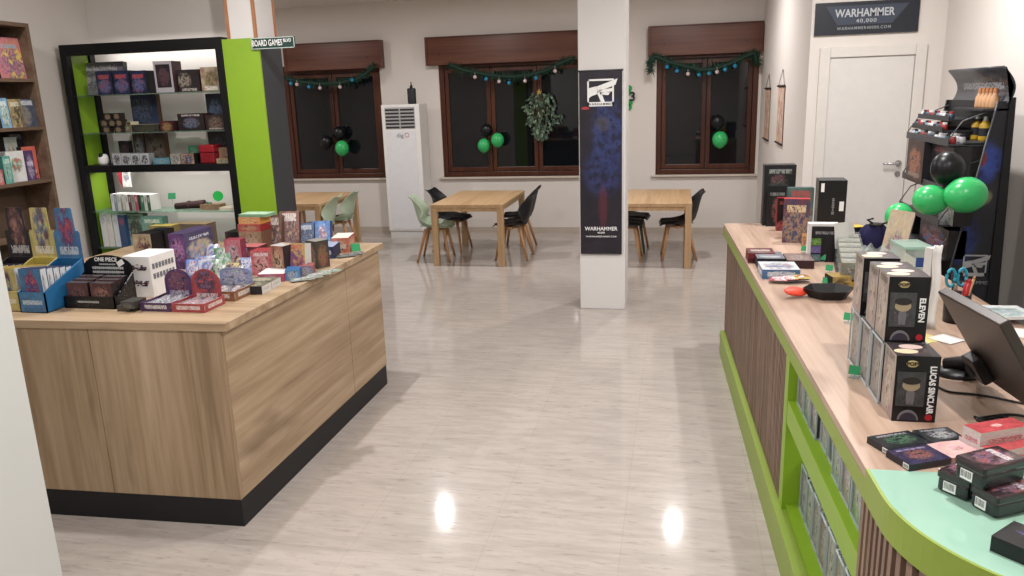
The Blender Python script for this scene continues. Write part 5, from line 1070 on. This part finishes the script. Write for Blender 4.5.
for o in COL.objects:
    if o.get('label', '').startswith('flat') and 'beside the glass top' in o['label'] and 'pink' not in o['label']:
        dx, dy = o.dimensions.x, o.dimensions.y; L_1, L_2 = max(v[0] for v in o.bound_box), max(v[1] for v in o.bound_box)
        m = MB().box(-L_1-.0008, -L_1, -L_2*.9, -L_2*.45, .003, hf-.003, 0)
        for k in range(6): m.box(-L_1-.0012, -L_1-.0006, -L_2*(.86-.065*k), -L_2*(.86-.065*k-.03), .005, hf-.005, 1)
        m.build('barcode_label', [PRINTW, BLACK], o)
RED = art(304, '#a81c24', '#b82630', '#e0d8d4', '#a81c24', None, blob=(.5, .5, .1, .14), rough=.25); RWS = art(305, '#c4b8b4', '#ccc2be', '#b8a8a4', '#ccc0bc', '#a82430', (.04, .4), (.5, .5, .01, .01), rough=.3)
def rbox(label, p, q_, r, z, h):
    x, y, w, d, rz = topQ(p, q_, r, z, h); return tag(MB().box(-w/2, w/2, -d/2, d/2, 0, h, (1, 1, 1, 1, 0, 1)).build('card_deck_box', [RED, RWS], None, (x, y, z), rz), label, 'boxed game', 'red and white deck boxes')
rbox('red and white deck box lying under the other one, nearer the glass', (994, 453), (1046, 443), (959, 436), ZC_, .03)
rbox('red and white deck box on top of the other one, by the cable', (981, 433.5), (1030, 425.5), (962, 425), ZC_+.031, .036)
# tins on the glass
TIN = lambda s: art(s, '#2a2024', '#3c2a2e', '#6a5a74', '#8a3a34', '#c8c0c4', (.6, .74), (.5, .5, .4, .36), .12)
TS = plain('#1e1f22', .22, .6)
def tin(label, p, q_, dep, z, h, s):
    a, b = S(*p, z), S(*q_, z); e = b-a; w = e.length; rz = atan2(e.y, e.x); n = Vector((-sin(rz), cos(rz), 0)); c = a+e/2+n*dep/2
    t = thing('card_tin', label, 'tin', (c.x, c.y, z), rz, 'card tins on the glass corner')
    MB().box(-w/2, w/2, -dep/2, dep/2, 0, h*.68).build('body', TS, t, bevel=.008); MB().box(-w/2-.002, w/2+.002, -dep/2-.002, dep/2+.002, h*.6, h, (1, 1, 1, 1, 0, 1)).build('lid', [TIN(s), plain('#2a2426', .15, .6)], t, bevel=.006)
    m = MB().box(-w*.28, w*.12, -dep/2-.0015, -dep/2+.001, h*.14, h*.56, 0)
    R = random.Random(s)
    for k in range(9): m.box(-w*.25+w*.038*k, -w*.25+w*.038*k+w*.015*R.uniform(.5, 1.3), -dep/2-.002, -dep/2, h*.24, h*.52, 1)
    m.build('barcode_label', [PRINTW, BLACK], t); return t
tin('dark card tin on the glass, lower left of three', (936, 489.5), (967, 503), .085, ZC_+.0005, .056, 310)
tin('dark card tin on the glass, lower right of three', (969, 505), (995, 520), .13, ZC_+.0005, .056, 311)
p0 = S(955, 478, ZC_+.0575); tin('dark card tin stacked on top of the two others', (953.5, 476.5), (983, 491.5), .13, ZC_+.0575, .056, 312)
flat('boxed_game', 'black flat box with blue streak at the near right corner of the glass', 'boxed game', topQ((991.5, 535.5), (1050, 560), (1022, 524), ZC_, .035), ZC_+.0005, .035, art(315, '#1d1d20', '#27272b', '#3a3f8a', '#1d1d20', None, blob=(.5, .6, .3, .06), rough=.25), plain('#161618', .3))
# monitor seen from behind
TL, TR, BL = Vector((.8, 2.555, 1.322)), Vector((.845, 2.19, 1.322)), Vector((.973, 2.585, 1.035))
ex = (TR-TL).normalized(); L1 = (TR-TL).length; ez = (TL-BL); ez = (ez-ex*ez.dot(ex)); L2 = ez.length; ez.normalize(); en = ez.cross(ex)  # back-face normal
if en.x > 0: en = -en
Mx = Matrix(((ex.x, en.x, ez.x, 0), (ex.y, en.y, ez.y, 0), (ex.z, en.z, ez.z, 0), (0, 0, 0, 1)))
t = D_.objects.new('monitor', None); COL.objects.link(t); t.matrix_world = Matrix.Translation(TL-ez*L2) @ Mx; tag(t, 'dark flat monitor tilted back on the counter, seen from behind', 'monitor')
MB().box(0, L1, -.03, 0, 0, L2).build('housing', plain('#3c332e', .38), t, bevel=.004)
MB().box(.012, L1-.012, -.032, -.03, .012, L2-.012).build('screen', plain('#08090b', .1), t)
MB().box(L1*.02, L1*.24, 0, .035, L2*.08, L2*.34).build('mount_block', plain('#17161a', .4), t, bevel=.006)
foot = MB(); a = t.matrix_world.inverted()
P0 = a @ Vector((.9, 2.72, ZC_+.028)); P1 = a @ Vector((.975, 2.66, ZC_+.055)); P2 = Vector((L1*.1, .02, L2*.2))
foot.tube([P0, P1, P2], [.022, .03, .03], 12); foot.build('stand_arm', plain('#1a181b', .4), t)
b = MB(); b.T = a @ Matrix.Translation((.935, 2.7, ZC_)); b.lathe([(0, 0), (.075, 0), (.07, .014), (.03, .026), (0, .028)], n=24, sx=1, sy=.8); b.build('stand_base', plain('#1a181b', .4), t)
# cables and papers
def cable(label, pts, r=.0035, c='#161618', z=ZC_):
    P = [S(px, py, z)+Vector((0, 0, r+.0005)) for px, py in pts]; F_ = []
    for i in range(len(P)-1):
        p_, q_ = P[max(i-1, 0)], P[min(i+2, len(P)-1)]
        for k in range(6):
            f = k/6; a_, b_ = P[i], P[i+1]; t0, t1 = (b_-p_)/2, (q_-a_)/2
            F_.append(a_*(2*f**3-3*f**2+1)+t0*(f**3-2*f**2+f)+b_*(-2*f**3+3*f**2)+t1*(f**3-f**2))
    F_.append(P[-1]); c0 = F_[0].copy(); tag(MB().tube([q-c0 for q in F_], r, 6).build('cable', plain(c, .5), None, c0), label, 'cable')
cable('thin black cable curving across the counter from under the monitor', [(938, 388), (950, 393), (970, 395), (990, 398), (1010, 402), (1040, 408)])
cable('black cable lying in loops behind the red deck boxes', [(974, 418), (985, 421), (1000, 418), (1012, 421), (1000, 424), (984, 423), (978, 420), (1010, 416), (1035, 420)], .004)
for k in range(3):
    q = Q((985, 317), (1015, 317.5), (977, 309), ZC_+.012*k); flat('booklet', 'stack of white booklets by the right end of the counter, %s' % ('bottom one', 'middle one', 'top one')[k], 'booklet', (q[0]+.01*k, q[1]-.006*k, .22, .17, q[4]+.06*k), ZC_+.012*k, .0118, art(320, '#c8cccd', '#b4bcbc', '#7a9a94', '#8a98a8', '#5a6a70', (.6, .75)) if k == 2 else plain('#c8c8c6'), plain('#d0cecb'))
def paper(label, q, c, z=ZC_): flat('paper_sheet', label, 'paper', q, z+(.0022 if 'slip' in label else .0004), .0012, plain(c, .6), plain(c, .6))
paper('white paper sheet lying on the counter behind the monitor', Q((1004, 336), (1034, 339), (1000, 327), ZC_), '#d4d2d0')
paper('white paper slip lying left of the monitor stand', Q((950, 345), (966, 341), (946, 334), ZC_), '#d0d0ce')
paper('pale yellow note lying left of the monitor stand', Q((926, 344), (946, 340), (924, 333), ZC_), '#c8bc78')
paper('yellow note lying behind the monitor', Q((1001, 327), (1009, 327), (998, 321), ZC_), '#c8b464')

# ------------------------------------------------------------------ paint rack by the door
RY0, RY1 = 4.95, 5.85
rk = thing('paint_rack', 'black stepped hobby display rack with printed side and curved header by the right wall', 'display rack', (0, 0, 0))
e = lambda px, py: D(px, py, RY0)
pts = [e(999, 103), e(1009, 103), e(1004, 305)]
xb = pts[1].x; xt = pts[0].x; fb = E(0, 0, 1)
f0, f1 = D(945, 290, RY0), D(998, 108, RY0)
sl = (f1.x-f0.x)/(f1.z-f0.z); xf0 = f0.x-sl*f0.z
prof = [(xf0+.0, 0), (xb+.06, 0), (xb+.005, 1.84), (f1.x, 1.84)]
rp = NT('rack_side_print'); tc = rp.add('ShaderNodeTexCoord'); sp = rp.add('ShaderNodeSeparateXYZ'); rp.l.new(tc.outputs['Object'], sp.inputs[0]); u, v = sp.outputs[0], sp.outputs[2]
n = rp.noise(rp.coord('Object', scale=(5, 5, 5)), 1.5, 3, 4); n2 = rp.noise(rp.coord('Object', scale=(9, 9, 9)), 1.5, 8, 4)
col = rp.ramp(n, [(.4, '#14151b'), (.7, '#1d2029')]); bl_ = rp.ramp(n2, [(.36, '#182050'), (.52, '#2a3f86'), (.64, '#3a4f98')])
col = rp.mix(blobm(rp, u, v, xb-.1, 1.5, .1, .13, n2, 2.6), col, bl_); col = rp.mix(rp.math('MULTIPLY', blobm(rp, u, v, xb-.2, 1.06, .12, .16, n2, 2.6), .7), col, bl_)
col = rp.mix(blobm(rp, u, v, xb-.1, 1.52, .022, .05, n2, 2), col, hexc('#7a2a30')); col = rp.mix(blobm(rp, u, v, xb-.08, 1.3, .05, .05, n2), col, hexc('#6f6a50'))
RKP = rp.done(col, .4)
MB().prism(prof, RY0, RY0+.018, 0, 'XZ').build('printed_side', RKP, rk)
MB().prism(prof, RY1-.018, RY1, 0, 'XZ').build('far_side', plain('#17181b', .5), rk)
MB().box(xb-.04, xb+.02, RY0+.018, RY1-.018, 0, 1.84).build('back_panel', plain('#17181b', .5), rk)
m = MB().prism([(xb+.0, 0), (xb+.085, 0), (xb+.03, 1.86), (xb, 1.86)], RY0-.012, RY0, 0, 'XZ'); m.build('side_edge', plain('#101114', .4), rk)
MB().tube([(xf0-.004, RY0-.002, .0), (f1.x-.004, RY0-.002, 1.84)], .006, 8).build('front_rail', plain('#3c3e42', .4), rk)
banner_c = D(974.5, 265.5, RY0); banner_emblem(rk, banner_c.x, banner_c.z, .13, plain('#9a9a9c', .5), RY0-.001)
text('WARHAMMER', .03, plain('#7a7a7e'), rk, (banner_c.x, RY0-.002, banner_c.z-.105), bold=.01)
blade = MB(); p, q_ = D(980, 219, RY0), D(1000, 206, RY0); blade.tube([(p.x, RY0-.001, p.z), (q_.x, RY0-.001, q_.z)], [.006, .022], 4); 
# curved header
hA = E(1006.5, 67, xt+.0); hB = E(1001, 112, xt)
X0 = xt-.012; zb, zt2 = 1.82, 2.03
MB().grid(lambda a_, b_: (X0+.05-.06*sin(pi*b_)*-.8-.04*b_, RY0-.01+(RY1-RY0+.02)*a_, zb+(zt2-zb)*b_), 2, 12).build('curved_header', art(330, '#23252c', '#2e313a', '#6a5a50', '#3a3f4c', '#9aa0a8', (.4, .6), (.35, .5, .3, .34)), rk, solid=.012)
MB().prism([(X0+.062, zb), (X0+.075, zb+.1), (X0+.025, zt2)]+[(X0+.05-.06*sin(pi*b_)*-.8-.04*b_-.004, zb+(zt2-zb)*b_) for b_ in (.9, .75, .6, .45, .3, .15)], RY0-.012, RY0, 0, 'XZ').build('header_end', plain('#26272c'), rk)
def xfront(z): return xf0+sl*z
shz = [(1.605, .0), (1.335, .0), (1.135, .02), (.93, .03)]
for (z, dx) in shz:
    xs_ = 1.54-(1.62-z)*.02; s = MB().box(xs_, xb-.04, RY0+.02, RY1-.02, z-.012, z).box(xs_-.006, xs_, RY0+.02, RY1-.02, z-.012, z+.03); so = s.build('shelf_tray', plain('#3a3b3e', .4), rk)
    w = MB()
    for yy in (RY0+.022, RY1-.022): w.tube([(xs_, yy, z+.03), (xs_+.06, yy, z+.13), (xs_+.24, yy, z+.2)], .004, 6)
    w.build('wire_support', plain('#5a5a5e', .3), so)
# goods on the rack
PC = ['#8a2a2a', '#a5a5a8', '#3a4a5c', '#2a2c30', '#b8b8ba', '#5a2a2c', '#6a7a8a', '#24262a']
for r in range(2):
    z0 = 1.645+(.0 if r == 0 else .0)
for r, (zz, xx) in enumerate(((1.605, 1.55), (1.605, 1.6))):
    for k in range(12):
        yy = RY0+.06+k*(RY1-RY0-.12)/11; t = thing('paint_pot', 'paint pot on the top rack tray, %s row, %s from the near end' % (('front', 'back')[r], ('first', 'second', 'third', 'fourth', 'fifth', 'sixth', 'seventh', 'eighth', 'ninth', 'tenth', 'eleventh', 'twelfth')[k]), 'paint pot', (xx+.02, yy, zz), 0, 'paint pots on the top tray')
        MB().lathe([(0, 0), (.017, 0), (.019, .008), (.019, .032), (.014, .04), (0, .04)], n=10).build('pot', plain(PC[(k*3+r) % 8]), t); MB().lathe([(.0, .04), (.015, .04), (.015, .052), (0, .052)], n=10).build('cap', plain(('#d0d0d0', '#1c1c20', '#8a8a8c')[(k+r) % 3]), t)
for r in range(3):
    z0 = 1.76+.055*r; x_ = 1.5+.06*r
# two little upper trays of pots
for r, (z, xx) in enumerate(((1.672, 1.57), (1.735, 1.6))):
    MB().box(xx, xb-.03, RY0+.25, RY1-.02, z-.01, z).box(xx-.005, xx, RY0+.25, RY1-.02, z-.01, z+.02).build('small_tray', plain('#2a2b2e', .4), rk)
    for k in range(11):
        yy = RY0+.29+k*(RY1-RY0-.34)/10; t = thing('paint_pot', 'paint pot on the %s small rack tray, %s from the near end' % (('lower', 'upper')[r], ('first', 'second', 'third', 'fourth', 'fifth', 'sixth', 'seventh', 'eighth', 'ninth', 'tenth', 'eleventh')[k]), 'paint pot', (xx+.02, yy, z), 0, 'paint pots on the small trays')
        MB().lathe([(0, 0), (.016, 0), (.018, .008), (.018, .028), (.013, .034), (0, .034)], n=10).build('pot', plain(PC[(k*5+r*2) % 8]), t); MB().lathe([(.0, .034), (.014, .034), (.014, .046), (0, .046)], n=10).build('cap', plain(('#d8d8d8', '#a83a3a', '#26262a', '#c0c0c2')[(k+r) % 4]), t)
MB().box(xb-.13, xb-.0, RY0+.0, RY1-.4, 1.788, 1.8).build('bottle_shelf', plain('#2a2b2e'), rk)
MB().box(xb-.2, xb-.04, RY0+.02, RY1-.4, 1.6, 1.612).build('bottle_shelf', plain('#2a2b2e'), rk)
BSK = plain('#b98f6a', .5)
for k in range(5):
    p = D(970+5.6*k-(5 if k == 0 else 0), 92, RY0+.36-.05*k); t = thing('flesh_tone_bottle', 'pale brown bottle under the rack header, %s of five from the far end' % ('first', 'second', 'third', 'fourth', 'fifth')[k], 'paint bottle', (xb-.05, RY0+.3-.058*k, 1.8), 0, 'pale brown bottles')
    MB().lathe([(0, 0), (.024, 0), (.026, .01), (.024, .06), (.012, .08), (.012, .09), (0, .09)], n=12).build('bottle', BSK, t); MB().lathe([(0, .088), (.014, .088), (.01, .115), (0, .116)], n=10).build('cap', plain('#a87048', .5), t)
for k in range(2):
    t = thing('yellow_glue_bottle', 'yellow bottle with black label on the rack, %s of two' % ('left', 'right')[k], 'bottle', (xb-.06, RY0+.27-.13*k, 1.612), 0, 'yellow bottles')
    MB().lathe([(0, 0), (.029, 0), (.031, .01), (.031, .09), (.015, .115), (0, .115)], n=14).build('bottle', plain('#b8932c', .4), t); MB().lathe([(.0315, .03), (.0315, .075)], n=14).build('label', BLACKM, t); MB().lathe([(0, .115), (.013, .115), (.011, .14), (0, .142)], n=10).build('cap', plain('#d0cec8'), t)
def rackbox(name, label, y0, y1, z, h, x, d, a_): tag(MB().box(-(y1-y0)/2, (y1-y0)/2, 0, d, 0, h, (0, 1, 1, 1, 1, 1)).build(name, [a_, DKB], None, (x, (y0+y1)/2, z), -pi/2), label, 'boxed game')
rackbox('boxed_model_kit', 'dark box with fiery picture on the second rack shelf', 5.36, 5.72, 1.336, .26, 1.52, .1, art(340, '#241614', '#3a1c16', '#a85a30', '#1a1212', '#8a7a70', (.1, .2)))
rackbox('boxed_model_kit', 'dark box with red strip behind the black balloon on the rack', 4.95, 5.34, 1.336, .25, 1.56, .1, art(341, '#1a1a1e', '#222228', '#3a3034', '#161619', '#7a2c30', (.84, .94)))
rackbox('boxed_model_kit', 'box of pale miniatures on the third rack shelf', 5.2, 5.6, 1.136, .15, 1.6, .1, art(342, '#2a2626', '#3a3634', '#a8a098', '#4a4440', None))
rackbox('boxed_model_kit', 'grey striped box on the third rack shelf behind the green balloons', 4.9, 5.16, 1.136, .17, 1.58, .1, art(343, '#3a3a3c', '#8a8a88', '#a8a8a4', '#2a2a2c', None))
rackbox('boxed_model_kit', 'box with red and blue figures on the lowest visible rack shelf', 4.95, 5.5, .931, .17, 1.58, .1, art(344, '#1c2024', '#3a2a2c', '#a8443c', '#3a6a98', None, blob=(.5, .5, .4, .4)))
g2 = 'balloons on the rack'
balloon('large black balloon hanging on the rack above two green ones', 948, 168, 4.72, .094, BLACKB, group=g2)
balloon('green balloon on the rack, right of the pair below the black one', 966, 195, 4.6, .105, GREENB, rx=.0, ry=pi/2-.1, group=g2)
balloon('green balloon on the rack, left of the pair below the black one', 930, 200, 4.66, .09, GREENB, ry=-pi/2+.15, group=g2)
balloon('green balloon half hidden behind the cream card', 899, 217, 5.0, .085, GREENB, group=g2)
# right wall details
p = E(1012, 300, XR); o = struct(MB().box(-.012, 0, -.06, .06, -.04, .04).build('trim_1', plain('#c9c5c0', .4), None, (XR, min(p.y, 4.6), p.z)))
pA = E(1011, 80, XR)
struct(MB().box(XR-.03, XR, 2.6, min(4.75, pA.y), 0, min(2.02, pA.z)).build('trim_2', plain('#aaa6a1', .45), None))

# ------------------------------------------------------------------ lights
def area(name, x, y, z, size, power, col=(1, .975, .96), shape='DISK', rot=(0, 0, 0)):
    l = D_.lights.new(name, 'AREA'); l.shape = shape; l.size = size; l.energy = power; l.color = col
    o = D_.objects.new(name, l); COL.objects.link(o); o.location = (x, y, z); o.rotation_euler = rot; return o
for x, y in ((-2.887, 8.75), (.039, 8.83), (-5.8, 8.8), (-2.3, 4.4), (.3, 4.6), (-3.9, 3.2), (-1.2, 1.6), (.9, 1.9), (-.6, -1.2), (1.15, 5.6)):  # first pair matches the floor highlights; the rest are unseen lamps added as fill
    area('ceiling_lamp_and_fill', x, y, ZC-.03, .08, 47)
for zz, pw in ((ZT_-.1, .9), (zm-.11, .9)):
    c = world(.2, (V0+V1)/2); o = area('shelf_led_and_fill_strip', c[0], c[1], zz, 1.0, pw, (1, 1, .97), 'RECTANGLE', (0, 0, pi/2+CR)); o.data.size_y = .04  # strips added under the boards to brighten the open counter shelves
w = D_.worlds.new('world'); bpy.context.scene.world = w; w.use_nodes = True; w.node_tree.nodes['Background'].inputs[0].default_value = (.9, .95, 1, 1); w.node_tree.nodes['Background'].inputs[1].default_value = .02
sc = bpy.context.scene; sc.view_settings.view_transform = 'Standard'; sc.view_settings.look = 'None'; sc.view_settings.exposure = 0.0
